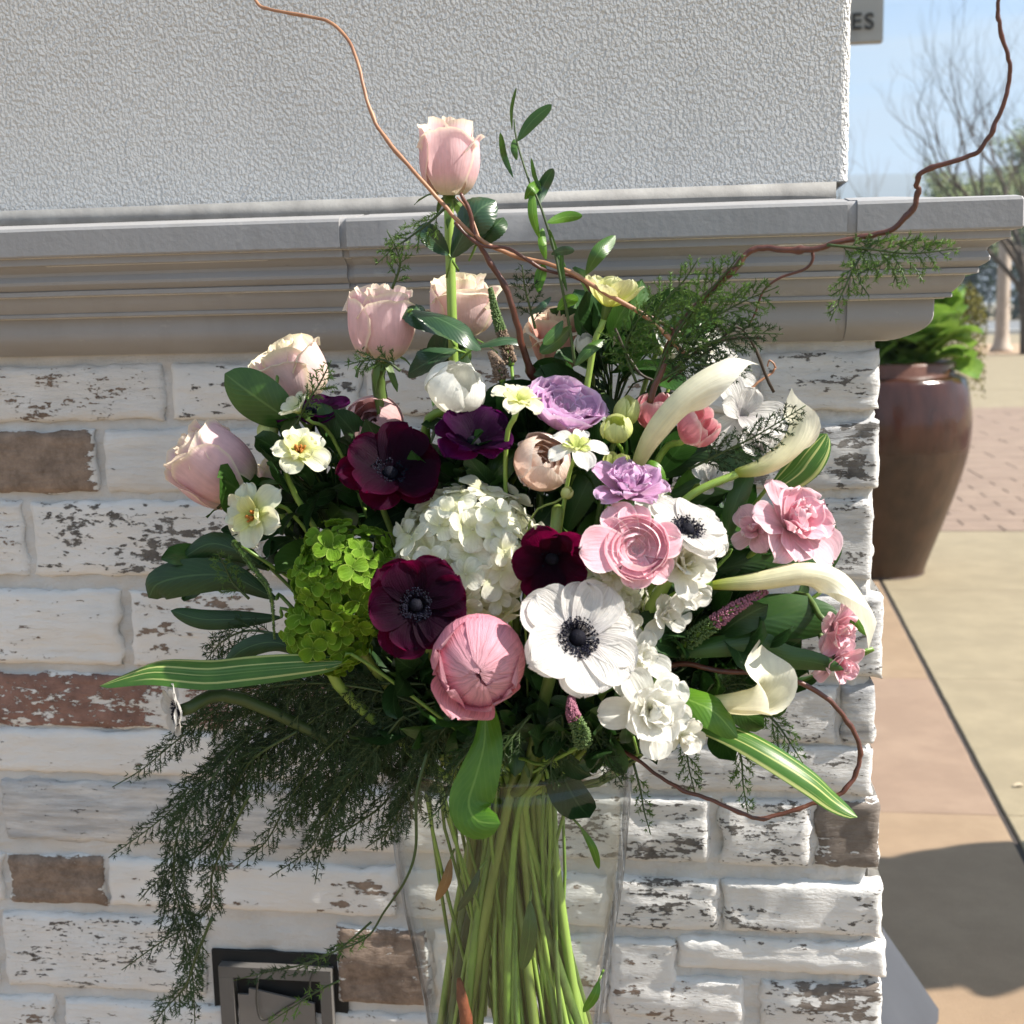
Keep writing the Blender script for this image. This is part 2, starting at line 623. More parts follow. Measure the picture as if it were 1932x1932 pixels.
# cornice: profile swept round the corner, cut into blocks
PROF = [(.004, 1.4535), (.045, 1.4480), (.098, 1.4440), (.1025, 1.4425), (.104, 1.4395), (.104, 1.4160), (.103, 1.4145), (.0965, 1.4142), (.0955, 1.4132), (.0955, 1.4072), (.0948, 1.4064), (.0895, 1.4062)]
for q in range(9):              # cyma under the fascia
    t = q / 8
    PROF.append((.0885 - .0165 * t - .005 * math.sin(2 * PI * t), 1.4050 - .0230 * t))
PROF += [(.0725, 1.3818), (.0735, 1.3812), (.0735, 1.3772), (.0728, 1.3765), (.0655, 1.3763)]
for q in range(7):
    t = q / 6
    PROF.append((.0635 - .0105 * (1 - math.cos(t * PI / 2)), 1.3757 - .0165 * t))
PROF += [(.0535, 1.3590), (.0540, 1.3584), (.0540, 1.3556), (.0532, 1.3550), (.0440, 1.3548)]
for q in range(11):
    t = q / 10
    PROF.append((.0405 - .0005 * t - .030 * max(0, (t - .35) / .65) ** 2.6, 1.3540 - .0385 * t))
PROF += [(.0075, 1.3150), (-.02, 1.3148)]
cornice_core = MB()
cp = [(max(-.02, o - .006), z - .001) for o, z in PROF]
cornice_core.grid([[Vector((XL, -o, z)) for o, z in cp], [Vector((XE + o, -o, z)) for o, z in cp], [Vector((XE + o, DEEP + o, z)) for o, z in cp]])
cornice = bpart('cornice', cornice_core, M['mortar'])


def cornice_block(x0, x1, corner=False, seed=0):
    mb = MB()
    ed = lambda o, z: .0007 * N((z * 300, o * 300, seed))
    xs = [x0 + (x1 - x0) * i / 14 for i in range(15)] if not corner else None
    rows = []

    def col(fn):
        return [fn(o, z) for o, z in PROF]
    if not corner:
        for i, x in enumerate(xs):
            dz = .0005 * N((x * 8, seed, 0))
            rows.append(col(lambda o, z: Vector((x, -o - .0005 * N((x * 40, z * 90, seed)), z + dz))))
    else:
        for i in range(7):
            x = x0 + (XE - x0) * i / 7
            rows.append(col(lambda o, z: Vector((x, -o, z))))
        rows.append(col(lambda o, z: Vector((XE + o - .0016 + .0014 * N((z * 200, 2, seed)), -o + .0004, z))))
        rows.append(col(lambda o, z: Vector((XE + o, -o + .0025, z))))
        rows.append(col(lambda o, z: Vector((XE + o, .2, z))))
    mb.grid([list(r)[::-1] for r in rows])
    for r_ in (rows[0], rows[-1]):      # end caps
        b = len(mb.v)
        back = [Vector((p.x, p.y, p.z)) for p in r_]
        for p in back:
            mb.v.append(p)
            mb.uv.append((0, 0))
        mb.f.append(tuple(range(b, b + len(back))))
    return part('cornice_block', mb.mesh('cornice_block', Matrix.Translation(OB), smooth=False), M['cornice'], cornice)


xj1 = at(672 * k2, 470 * k2, -.1).x
xj2 = at(1664 * k2, 420 * k2, -.1).x
me_auto = []
for a, b_, c_, s_ in ((XL, xj1 - .82, False, 1), (xj1 - .815, xj1 - .0035, False, 2), (xj1 + .0035, xj2 - .0045, False, 3), (xj2 + .0045, 0, True, 4)):
    if b_ - a > .05 or c_:
        me_auto.append(cornice_block(a, b_, c_, s_))
for o in me_auto:
    o.data.polygons.foreach_set('use_smooth', [True] * len(o.data.polygons))
    md = o.modifiers.new('edges', 'EDGE_SPLIT')
    md.split_angle = R(24)
# mortar filling the two joints, slightly recessed
for xj, wd in ((xj1, .0035), (xj2, .0045)):
    mb = MB()
    pr = [(o - .0022, z - .0006) for o, z in PROF]
    rows = []
    for i in range(3):
        rows.append([Vector((xj - wd + wd * i, -(o - .0012 + .0011 * N((z * 400, i, xj))), z)) for o, z in pr])
    mb.grid([r[::-1] for r in rows])
    part('joint_filling', mb.mesh('joint_filling', Matrix.Translation(OB)), M['cornice'], cornice)

# brick courses (picture rows, left ends and right ends, wear 0..1, hue: 0 grey .3 brown .8 red, grey wash)
ROWS = [
    (706, 806, [(-420, -75, .1, .3, 0), (-55, 318, .05, .3, .1), (342, 700, .16, 0, 0), (722, 1090, .1, .3, 0), (1110, 1463, .1, .3, .2), (1487, 1716, .10, 0, .35)]),
    (838, 952, [(-520, -185, .1, .3, 0), (-165, 190, .72, .3, 0), (210, 560, .0, 0, .25), (585, 975, .1, .3, 0), (1000, 1345, .2, 0, .3), (1368, 1716, .36, 0, .75)]),
    (983, 1122, [(-330, 48, .15, .3, 0), (74, 505, .25, .1, .05), (530, 900, .1, .3, 0), (925, 1300, .1, .3, 0), (1325, 1703, .16, 0, .55)]),
    (1162, 1302, [(-520, -165, .1, .3, 0), (-145, 236, .02, .3, 0), (264, 640, .12, .3, 0), (665, 1050, .1, .3, 0), (1075, 1420, .1, .3, .2), (1445, 1724, .10, 0, .6)]),
    (1332, 1430, [(-480, -120, .1, .3, 0), (-100, 328, .42, .8, 0), (352, 720, .3, .8, 0), (745, 1060, .1, .3, 0), (1085, 1420, .1, 0, .3), (1445, 1628, .05, 0, .5), (1648, 1709, .10, 0, 1.0)]),
    (1446, 1524, [(-620, -230, .1, .3, 0), (-205, 420, -.12, .3, 0), (445, 820, .1, .3, 0), (845, 1180, .1, .3, 0), (1205, 1703, .12, 0, .35)]),
    (1550, 1662, [(-420, -12, .1, .3, 0), (14, 590, .0, 0, .75), (612, 960, .05, .3, 0), (985, 1382, .2, 0, .25), (1412, 1578, .16, 0, .1), (1594, 1717, .6, .15, .4)]),
    (1704, 1790, [(-420, 8, .1, .3, 0), (30, 207, .78, .3, 0), (222, 770, .06, .3, 0), (795, 1180, .1, .3, 0), (1202, 1400, .16, 0, 0), (1416, 1722, .13, 0, .1)]),
    (1812, 1862, [(1330, 1728, .13, .15, 0)]),
    (1822, 1962, [(-420, -5, .1, .3, 0), (20, 402, .10, .1, 0), (664, 836, .62, .3, 0), (856, 1176, .1, .3, 0), (1196, 1318, .05, .3, 0)]),
    (1892, 1992, [(1196, 1448, .08, .3, 0), (1490, 1722, .16, .15, .25)]),
    (1992, 2095, [(-300, 110, .1, .3, 0), (140, 560, .1, .3, 0), (585, 980, .1, .3, 0), (1005, 1380, .1, .3, 0)]),
    (2020, 2120, [(1405, 1716, .1, .3, 0)]),
    (2140, 2250, [(-300, 310, .1, .3, 0), (340, 800, .1, .3, 0), (825, 1230, .1, .3, 0), (1255, 1716, .1, .3, 0)]),
    (2280, 2400, [(-300, 110, .1, .3, 0), (140, 560, .1, .3, 0), (585, 980, .1, .3, 0), (1005, 1380, .1, .3, 0), (1405, 1716, .1, .3, 0)]),
]


def brick(x0, x1, z0, z1, wear, hue, gry, seed, end):
    cx, cz = (x0 + x1) / 2, (z0 + z1) / 2
    nx, nz = max(10, int((x1 - x0) / .0058)), max(10, int((z1 - z0) / .0046))
    proud = .0070 + .0045 * N((seed * 1.3, 0, 0))
    rr = .0075
    x0, x1, z0, z1 = x0 - .0026, (x1 if end else x1 + .0026), z0 - .0034, z1 + .0034
    rows = []
    for j in range(nz + 1):
        row = []
        for i in range(nx + 1):
            u, v = i / nx, j / nz
            # denser towards the edges
            u = .5 - .5 * math.cos(PI * u) * (0.65 + .35 * abs(math.cos(PI * u)))
            v = .5 - .5 * math.cos(PI * v)
            x, z = x0 + (x1 - x0) * u, z0 + (z1 - z0) * v
            ex = min(x - x0, x1 - x) / rr
            ez = min(z - z0, z1 - z) / rr
            fx = math.sqrt(max(0, 1 - (1 - min(1, ex)) ** 2.3))
            fz = math.sqrt(max(0, 1 - (1 - min(1, ez)) ** 2.3))
            wob = N((x * 26, z * 40, seed)) * .0048 + N((x * 70, z * 90, seed)) * .0026 + N((x * 170, z * 190, seed)) * .0014
            d = proud * fx * fz
            relief = .0030 * N((x * 20, z * 34, seed + 2)) + .0012 * N((x * 55, z * 90, seed + 4)) + .0016 * max(0, N((x * 30, z * 110, seed + 6)) - .12) * 2
            st = math.floor((z - z0) / (z1 - z0) * 3 + .8 * N((x * 14, z * 10, seed + 9))) % 2
            relief += .0016 * st * (1 if seed % 3 else 0)
            # the outer end of a corner brick swells round the corner
            px = x + (wob if 0 < i < nx else wob * 1.6) * (1 - .5 * fx)
            if end and i == nx:
                px = x1 + N((z * 60, seed, 1)) * .004
            row.append(Vector((px - cx, -d - relief * fx * fz, z + N((x * 18, seed, 5)) * .0050 * (1 - fz) + (.0024 * N((x * 60, z * 20, seed)) + .0014 * N((x * 160, z * 30, seed))) * (1.3 - fz) - cz)))
        bd = .1 if end else .02
        row = [Vector((row[0].x, .02, row[0].z))] + row + [Vector((row[-1].x, bd, row[-1].z))]
        rows.append(row)
    lo = [Vector((p.x, max(p.y, .02), p.z)) for p in rows[0]]
    hi = [Vector((p.x, max(p.y, .02), p.z)) for p in rows[-1]]
    mb = MB()
    mb.grid([lo] + rows + [hi])
    o = part('brick', mb.mesh('brick'), M['brick'], brickwall)
    o.location = (cx - XE, 0, cz)
    o.color = (wear, hue, gry, 1)
    return o


# mortar bed with a rough recessed edge at the corner
mb = MB()
zz0, zz1 = 0.0, 1.3155
rows = []
for j in range(260):
    z = zz1 - (zz1 - .35) * j / 259
    row = []
    for i in range(230):
        x = XL + (XE - .012 - XL) * (1 - (1 - i / 229) ** 1.7)
        row.append(Vector((x, .0005 + .0038 * N((x * 24, z * 44, 1)) + .0028 * N((x * 90, z * 110, 4)), z)))
    e = XE - .006 + .004 * N((z * 55, 0, 7)) + .002 * N((z * 160, 0, 2))
    row += [Vector((e - .003, .006, z)), Vector((e, .012, z)), Vector((e, .10, z)), Vector((e, DEEP, z))]
    rows.append(row)
rows.append([Vector((p.x, p.y, 0)) for p in rows[-1]])
mb.grid([r[::-1] for r in rows])
brickwall = bpart('brick_wall', mb, M['mortar'])
seed = 1
for y0, y1, cols in ROWS:
    zt = sum(at(x, y0 * k2, 0).z for x in (500, 1000, 1500)) / 3
    # the courses are level: take the height in the middle of the picture
    zt, zb = at(900, y0 * k2, 0).z, at(900, y1 * k2, 0).z
    ym = (y0 + y1) / 2 * k2
    for (xa, xb, wr, hu, gr) in cols:
        X0, X1 = at(xa * k2, ym, 0).x, at(xb * k2, ym, 0).x
        if xa > 1150 and y0 < 800:
            pass
        seed += 1
        dz = .0025 * N((seed * .7, 1, 1))
        if -.05 <= wr <= .2:
            wr += .16 * N((seed * 1.9, 2, 7))
        brick(X0, X1, zb + dz, zt + dz * .5, wr, hu, gr, seed, xb > 1690)

# ------------------------------------------------------------------ ground
g = MB()
S_ = 9000
g.quad(Vector((-S_, -S_, -.012)), Vector((S_, -S_, -.012)), Vector((S_, S_, -.012)), Vector((-S_, S_, -.012)))
ground = struct('ground', g.mesh('ground', smooth=False), M['tan'])
SLOPE = (.955 - .83) / (4.89 - 1.82)


def jx(y):                                 # the long dark joint
    return .83 + SLOPE * (y - 1.82)


def slab(poly, mt, h=0.0, name='slab'):
    mb = MB()
    if name == 'slab' and poly[0][1] < 6.4:
        fine = []
        for i in range(len(poly)):
            a_, b2 = Vector(poly[i]), Vector(poly[(i + 1) % len(poly)])
            for q in range(24):
                p_ = a_.lerp(b2, q / 24)
                j_ = .0022 * N((p_.x * 9, p_.y * 9, i)) + .0014 * N((p_.x * 40, p_.y * 40, i))
                fine.append((p_.x + j_, p_.y + j_))
        poly = fine
    c = sum((Vector((p[0], p[1], 0)) for p in poly), Vector()) / len(poly)
    b = len(mb.v)
    n_ = len(poly)
    for z, ins in ((-.012, 0), (h - .003, 0), (h, .004)):
        for p in poly:
            d = (c - Vector((p[0], p[1], 0))).normalized() * ins
            mb.v.append(Vector((p[0] + d.x, p[1] + d.y, z)))
            mb.uv.append((0, 0))
    for l in (0, 1):
        for i in range(n_):
            k = (i + 1) % n_
            mb.f.append((l * n_ + i, l * n_ + k, (l + 1) * n_ + k, (l + 1) * n_ + i))
    mb.f.append(tuple(2 * n_ + i for i in range(n_)))
    return struct(name, mb.mesh('slab', smooth=False), mt, pave)


gp = MB()
gp.quad(Vector((-9, -7, -.008)), Vector((16, -7, -.008)), Vector((16, 24, -.008)), Vector((-9, 24, -.008)))
pave = struct('pavement', gp.mesh('pavement', smooth=False), M['gap'])
ys = [-6.5, -4.2, -2.4, -.9, .62, 2.06, 3.35, 4.85, 6.5]
for i in range(len(ys) - 1):
    a, b_ = ys[i] + .002, ys[i + 1] - .002
    for (xa, xb, mt) in ((-8, -5.2, 'tan'), (-5.2, -2.6, 'tan'), (-2.6, -.7, 'pink'), (-.7, None, 'pink'), (None, 2.9, 'tan'), (2.9, 5.6, 'tan'), (5.6, 9, 'tan')):
        mm = M['pinker'] if (mt == 'pink' and i in (5,)) else M[mt]
        q = lambda x, y, side: (x if x is not None else jx(y) + side * .009)
        x0a, x0b = (q(xa, a, 1), q(xa, b_, 1))
        x1a, x1b = (q(xb, a, -1), q(xb, b_, -1))
        ea, eb = (.002 if xa is not None else 0), (.002 if xb is not None else 0)
        slab([(x0a + ea, a), (x1a - eb, a), (x1b - eb, b_), (x0b + ea, b_)], mm)
# a band of brick pavers across the plaza, then tan slabs again
px, py = .40, .20
row_n = 0
y = 6.52
while y < 15.6:
    xlo, xhi = -.5 + y * .0, 3.2 + (y - 6.5) * .34
    x = xlo - (row_n % 2) * px / 2
    while x < xhi:
        slab([(x + .004, y + .004), (x + px - .004, y + .004), (x + px - .004, y + py - .004), (x + .004, y + py - .004)], M['paver'], .0015 * N((x * 9, y * 9, 0)), 'paver')
        x += px
    y += py
    row_n += 1
    if y > 9.0:
        px, py = .8, .4
slab([(-9, 6.52), (-.6, 6.52), (-.6, 15.6), (-9, 15.6)], M['paver'], -.002)
for (y0, y1) in ((15.66, 19.4), (19.45, 23.9)):
    for (x0, x1) in ((-9, -3), (-2.98, 2.5), (2.52, 7.5), (7.52, 15.9)):
        slab([(x0, y0), (x1, y0), (x1, y1), (x0, y1)], M['tan'])
slab([(6.6, 6.52), (15.9, 6.52), (15.9, 15.6), (6.6, 15.6)], M['tan'], -.002)
f_ = MB()
f_.quad(Vector((-60, 56, .02)), Vector((80, 56, .02)), Vector((80, 92, .02)), Vector((-60, 92, .02)))
struct('road', f_.mesh('road', smooth=False), M['asphalt'])
f_ = MB()
f_.box(-60, 80, 55.3, 56.2, -.01, .16)
struct('kerb', f_.mesh('kerb', smooth=False), M['kerb'])
f_ = MB()
f_.quad(Vector((4, 33, .004)), Vector((14, 33, .004)), Vector((14, 42, .004)), Vector((4, 42, .004)))
struct('gravel_bed', f_.mesh('gravel_bed', smooth=False), M['sand'])
# distant hills
mb = MB()
rows = []
for j in range(9):
    rr_ = 1500 + j * 60
    row = []
    for i in range(160):
        a = R(-50 + 120 * i / 159)
        h = (166 + 10 * N((i * .05, 0, 0)) + 5 * N((i * .22, 3, j * .1))) * math.sin(PI * min(1, (j + .001) / 8 * .98)) ** .6 - 2
        row.append(Vector((math.sin(a) * rr_, math.cos(a) * rr_, h)))
    rows.append(row)
mb.grid(rows)
struct('hills', mb.mesh('hills'), plain('hills', (.10, .115, .08), .95, (.14, .13, .095), .01))
# the air between: a closed box of even haze
mb = MB()
mb.box(-9200, 9200, -9200, 9200, -2.0, 190)
hz = part('haze', mb.mesh('haze', smooth=False), None, kind='stuff')
hm = bpy.data.materials.new('haze')
hm.use_nodes = True
hn = hm.node_tree
hn.nodes.clear()
ho = hn.nodes.new('ShaderNodeOutputMaterial')
hv = hn.nodes.new('ShaderNodeVolumePrincipled')
hv.inputs['Color'].default_value = (.66, .81, 1, 1)
hv.inputs['Density'].default_value = .0007
hv.inputs['Anisotropy'].default_value = .2
hn.links.new(hv.outputs[0], ho.inputs['Volume'])
hz.data.materials.append(hm)
hz['label'] = 'pale blue haze in the air over the plaza'

# ------------------------------------------------------------------ utility box set in the brickwork
M['boxmetal'] = plain('box_metal', (.11, .105, .10), .6, (.11, .105, .10), 14, bd=.0004, metal=.0)
M['dark'] = plain('painted_recess_shade', (.02, .019, .018), .9)  # near-black colour standing in for the shade of a hollow
bx0, bx1 = at(418, 1880, -.012).x, at(628, 1880, -.012).x
bz1 = at(520, 1824, -.012).z
bz0 = bz1 - .17
ub = thing('utility_box', 'small grey metal wall box with crooked flap set into the white brickwork', 'utility box', Matrix.Translation(((bx0 + bx1) / 2, 0, bz0)))
Tm = Matrix.Translation((-(bx0 + bx1) / 2, 0, -bz0))


def upart(name, fn, mt):
    mb = MB()
    fn(mb)
    return part(name, mb.mesh(name, Tm, smooth=False), mt, ub)


upart('recess_shade', lambda m: (m.box(bx0 - .012, bx1 + .014, -.004, .02, bz0 - .01, bz1 + .013)), M['dark'])  # solid slab, no hollow: shade around and behind the frame is painted on
fw = .013
upart('frame', lambda m: (m.box(bx0, bx1, -.017, -.0045, bz1 - fw, bz1), m.box(bx0, bx0 + fw * 1.3, -.017, -.0045, bz0, bz1 - fw - .0003), m.box(bx1 - fw, bx1, -.017, -.0045, bz0, bz1 - fw - .0003), m.box(bx0 + fw * 1.3 + .0003, bx1 - fw - .0003, -.017, -.0045, bz0, bz0 + fw)), M['boxmetal'])


def flap(m):
    a = [(bx0 + .021, bz1 - .034), (bx0 + .034, bz1 - .034), (bx0 + .0345, bz1 - .026), (bx1 - .021, bz1 - .041), (bx1 - .021, bz0 + .015), (bx0 + .021, bz0 + .015)]
    b = len(m.v)
    for y in (-.0155, -.0125):
        for x, z in a:
            m.v.append(Vector((x, y, z)))
            m.uv.append((x, z))
    n_ = len(a)
    m.f.append(tuple(b + i for i in range(n_)))
    m.f.append(tuple(b + n_ + i for i in range(n_))[::-1])
    for i in range(n_):
        k = (i + 1) % n_
        m.f.append((b + i, b + n_ + i, b + n_ + k, b + k))


upart('flap', flap, plain('flap_metal', (.17, .158, .146), .6, (.17, .16, .15), 9, bd=.0003))
cw = MB()
c0 = [at(x, y, -.02) for x, y in ((487, 1840), (484, 1890), (496, 1925), (540, 1900), (580, 1876), (585, 1850), (592, 1828))]
cw.tube(smooth_path(c0, 5), .0011, 5)
part('wire', cw.mesh('wire', Tm), plain('wire', (.03, .03, .028), .5), ub)

# ------------------------------------------------------------------ background
# tall glazed urns with plants
M['glaze'] = None


def urn_mat():
    m, n, b, out = newmat('brown_glaze')
    v = nd(n, 'TexCoord').outputs['Object']
    sep = nd(n, 'SeparateXYZ')
    n.links.new(v, sep.inputs[0])
    zz = math_(n, 'ADD', sep.outputs['Z'], math_(n, 'MULTIPLY', math_(n, 'SUBTRACT', noise_(n, v, 9, 3), .5), .07))
    up_ = mixc(n, ramp(n, noise_(n, v, 7, 5, .6, (1, 1, .35)), [(.35, 0.0), (.65, 1.0)]), (.026, .009, .006), (.062, .022, .014))
    lo = mixc(n, ramp(n, noise_(n, v, 11, 5), [(.3, 0.0), (.7, 1.0)]), (.032, .015, .008), (.062, .030, .016))
    f = ramp(n, zz, [(.62, 0.0), (.67, 1.0)])
    n.links.new(mixc(n, f, lo, up_), b.inputs['Base Color'])
    n.links.new(ramp(n, f, [(0, .42), (1, .14)]), b.inputs['Roughness'])
    bump(n, b, noise_(n, v, 9, 5, .6, (1, 1, .5)), .012, .6)
    return m


M['glaze'] = urn_mat()
M['terracotta'] = plain('terracotta', (.13, .052, .032), .35, (.09, .034, .02), 14, bd=.002)
M['soil'] = plain('soil', (.03, .022, .016), 1, bd=.01, bs=50)
M['pleaf'] = leafmat('planter_leaf', (.10, .22, .025), (.28, .42, .08), (.2, .34, .1), .35, .3)
M['dry'] = plain('dry_moss', (.22, .19, .045), .9, (.12, .12, .03), 30)


def leaf_grid(L, Wd, a0, a1, cup=.25, tw=0.0, n=7, m_=5, tipk=2.2, basek=.8, wave=0.0, seed=0, fold=0.0):
    """a leaf or petal lying along +X (length), Y across, Z up; a0..a1 elevation angle along it"""
    rows = []
    x = z = 0.0
    for i in range(n + 1):
        v = i / n
        a = a0 + (a1 - a0) * v
        if i:
            x += math.cos(a) * L / n
            z += math.sin(a) * L / n
        wd = Wd / 2 * (max(v, .0) ** basek) * (1 - v ** tipk) ** .62 * 1.55 if i not in (0,) else Wd * .03
        if i == n:
            wd = Wd * .012
        row = []
        nx, nz_ = -math.sin(a), math.cos(a)
        for j in range(m_ + 1):
            u = -1 + 2 * j / m_
            h = cup * wd * (u * u) + fold * wd * abs(u)
            h += wave * N((u * 1.3, v * 3.0, seed)) * (abs(u) * .8 + .2) * v
            t = tw * v
            yy, hh = u * wd * math.cos(t) - h * math.sin(t), u * wd * math.sin(t) + h * math.cos(t)
            row.append(Vector((x + nx * hh, yy, z + nz_ * hh)))
        rows.append(row)
    return rows


def urn(pos, label, lseed, sc=1.0, sz=1.0):
    t = thing('urn_planter', label, 'planter', Matrix.Translation(pos) @ Matrix.Diagonal((sc, sc, sz, 1)), 'tall glazed urns on the plaza')
    H = .985
    prof = [(.0, .0), (.235, .0), (.25, .012), (.28, .10), (.345, .28), (.405, .46), (.447, .62), (.460, .74), (.455, .84), (.438, .94), (.420, .985), (.385, 1.0)]
    mb = MB()
    mb.lathe(smooth_prof(prof), 48)
    part('body', mb.mesh('body'), M['glaze'], t)
    mb = MB()
    mb.lathe([(.375, 1.0), (.372, 1.005), (.375, 1.055), (.368, 1.066), (.345, 1.066), (.340, 1.0)], 48)
    part('rim', mb.mesh('rim'), M['terracotta'], t)
    mb = MB()
    mb.lathe([(.34, 1.02), (.2, 1.035), (0, 1.04)], 24)
    part('soil', mb.mesh('soil'), M['soil'], t)
    rn = random.Random(lseed)
    meshes = []
    for k in range(5):
        mb = MB()
        mb.grid(leaf_grid(.19 + .05 * k / 4, .185, .6, -.45, .35, 0, 8, 4, 5.0, .55, .012, k))
        meshes.append(mb.mesh('broad_leaf'))
    pl = thing('broadleaf_plant', 'glossy green broad leaved plant growing in ' + ('the brown urn behind the brick corner' if lseed == 3 else 'the urn out on the right'), 'plant', Matrix.Translation(Vector(pos) + Vector((.16, -.08, 1.04 * sz))), 'plants in the urns')
    st = MB()
    st.tube([(0, 0, -.02), (0, 0, .12), (.02, 0, .25)], .012, 6)
    part('stem', st.mesh('stem'), M['pleaf'], pl)
    for k in range(95):
        o = part('leaf', meshes[k % 5], M['pleaf'], pl)
        hgt = rn.uniform(-.03, .38)
        o.location = (rn.uniform(-.26, .16), rn.uniform(-.16, .12), hgt * (1 if k % 3 else .4))
        o.rotation_euler = (rn.uniform(-.3, .3), rn.uniform(-.85, .35), rn.uniform(0, 2 * PI))
        s_ = rn.uniform(.7, 1.15)
        o.scale = (s_, s_, s_)
    dr = thing('trailing_plant', 'yellowish dry trailing plant hanging over ' + ('the rim of the brown urn' if lseed == 3 else 'the rim of the urn out on the right'), 'plant', Matrix.Translation(Vector(pos) + Vector((.34, .12, 1.12 * sz))), 'plants in the urns')
    fm = MB()
    for k in range(5200):
        a = rn.uniform(0, 2 * PI)
        rr = rn.random() ** .5
        p = Vector((.10 + .12 * rr * math.cos(a), .16 * rr * math.sin(a) + .05, .16 + .17 * (1 - rr * rr) - rn.random() ** 1.5 * .42 + .04 * N((a * 2, rr * 3, 0))))
        d = Vector((rn.uniform(-1, 1), rn.uniform(-1, 1), rn.uniform(-1, .4))).normalized() * .013
        e = Vector((rn.uniform(-1, 1), rn.uniform(-1, 1), rn.uniform(-1, 1))).normalized() * .006
        fm.tri(p - e, p + e, p + d)
    part('foliage', fm.mesh('foliage', smooth=False), M['dry'], dr, kind='stuff')
    return t


def smooth_prof(p, n=4):
    q = smooth_path([Vector((a, 0, b)) for a, b in p], n)
    return [(max(0, v.x), v.z) for v in q]


pp = gnd(1660, 1094)
urn(Vector((pp.x, pp.y + .24, 0)), 'tall brown glazed urn planter standing behind the brick corner', 3)
urn(Vector((2.12, 1.46, 0)), 'tall brown glazed urn planter out on the right of the plaza', 4, .88, 1.28)

# grey cloth covered stand behind the corner
cv = MB()
rows = []
cc = Vector((-.005, 1.06, 0))
for i in range(22):
    t = i / 21
    z = .62 * (1 - t)
    r = .06 + .415 * (t ** .95) if t > .12 else .165 * math.sqrt(max(0, t / .12))
    rows.append([cc + Vector(((r + .016 * t * math.cos(k * 2 * PI / 72 * 11)) * math.cos(2 * PI * k / 72), (r + .016 * t * math.cos(k * 2 * PI / 72 * 11)) * math.sin(2 * PI * k / 72), z + .002)) for k in range(72)])
cv.grid(rows, closed=True)
tag(part('draped_cover', cv.mesh('draped_cover'), plain('grey_cloth', (.060, .065, .078), .9, (.052, .057, .068), 6, bd=.0005, bs=400)), 'smooth grey cloth cover on the pavement behind the foot of the brick corner', 'cover')

# pale post
pb = gnd(1889, 664)
mb = MB()
mb.lathe([(0, 0), (.30, 0), (.30, .08), (.22, .2), (.18, .5), (.17, 1.6), (.165, 3.0), (.15, 3.05), (0, 3.05)], 20)
o = part('post', mb.mesh('post'), plain('post', (.52, .44, .37), .8, (.40, .33, .27), 3))
o.location = pb
tag(o, 'pale beige round post standing far behind the urn', 'post')

# ES sign board
sg = thing('sign_board', 'pale grey sign board with black letters ES beside the stucco edge', 'sign', Matrix.Translation(at(1630, 70, 4.2)))
pA, pB = at(1560, -60, 4.2), at(1666, 77, 4.2)
mb = MB()
mb.box(pA.x - .55, pB.x, 4.2, 4.26, pB.z, pA.z + .45)
inv = sg.matrix_world.inverted()
part('board', mb.mesh('board', inv, smooth=False), plain('sign_board', (.33, .33, .315), .6, (.30, .30, .285), 2), sg)
mtl = plain('sign_letter', (.03, .03, .03), .6)
for ch, pxx in (('E', 1605), ('S', 1630)):
    cu = bpy.data.curves.new('letter', 'FONT')
    cu.body = ch
    cu.size = .088
    cu.extrude = .004
    cu.offset = .0008
    to = bpy.data.objects.new('letter_tmp', cu)
    COL.objects.link(to)
    bpy.context.view_layer.update()
    me = bpy.data.meshes.new_from_object(to.evaluated_get(bpy.context.evaluated_depsgraph_get()))
    bpy.data.objects.remove(to)
    lp = at(pxx, 55, 4.194)
    me.transform(inv @ Matrix.Translation(lp) @ Matrix.Rotation(R(90), 4, 'X'))
    part('letter', me, mtl, sg)
mb = MB()
mb.box(pA.x - .40, pA.x - .34, 4.261, 4.32, 0, pA.z + .45)
part('post', mb.mesh('post', inv, smooth=False), mtl, sg)

# trees
M['bark'] = plain('bark', (.12, .10, .08), .9, (.06, .045, .035), 8, bd=.01, bs=40)
M['bark3'] = plain('beige_bark', (.46, .39, .32), .85, (.33, .27, .21), 5)
M['bark2'] = plain('pale_bark', (.20, .17, .145), .9, (.13, .11, .09), 8)
M['tleaf'] = plain('tree_leaf', (.17, .20, .05), .6, (.07, .11, .03), 1.2)
M['tleaf2'] = plain('hedge_leaf', (.035, .06, .02), .7, (.018, .035, .012), 1.5)


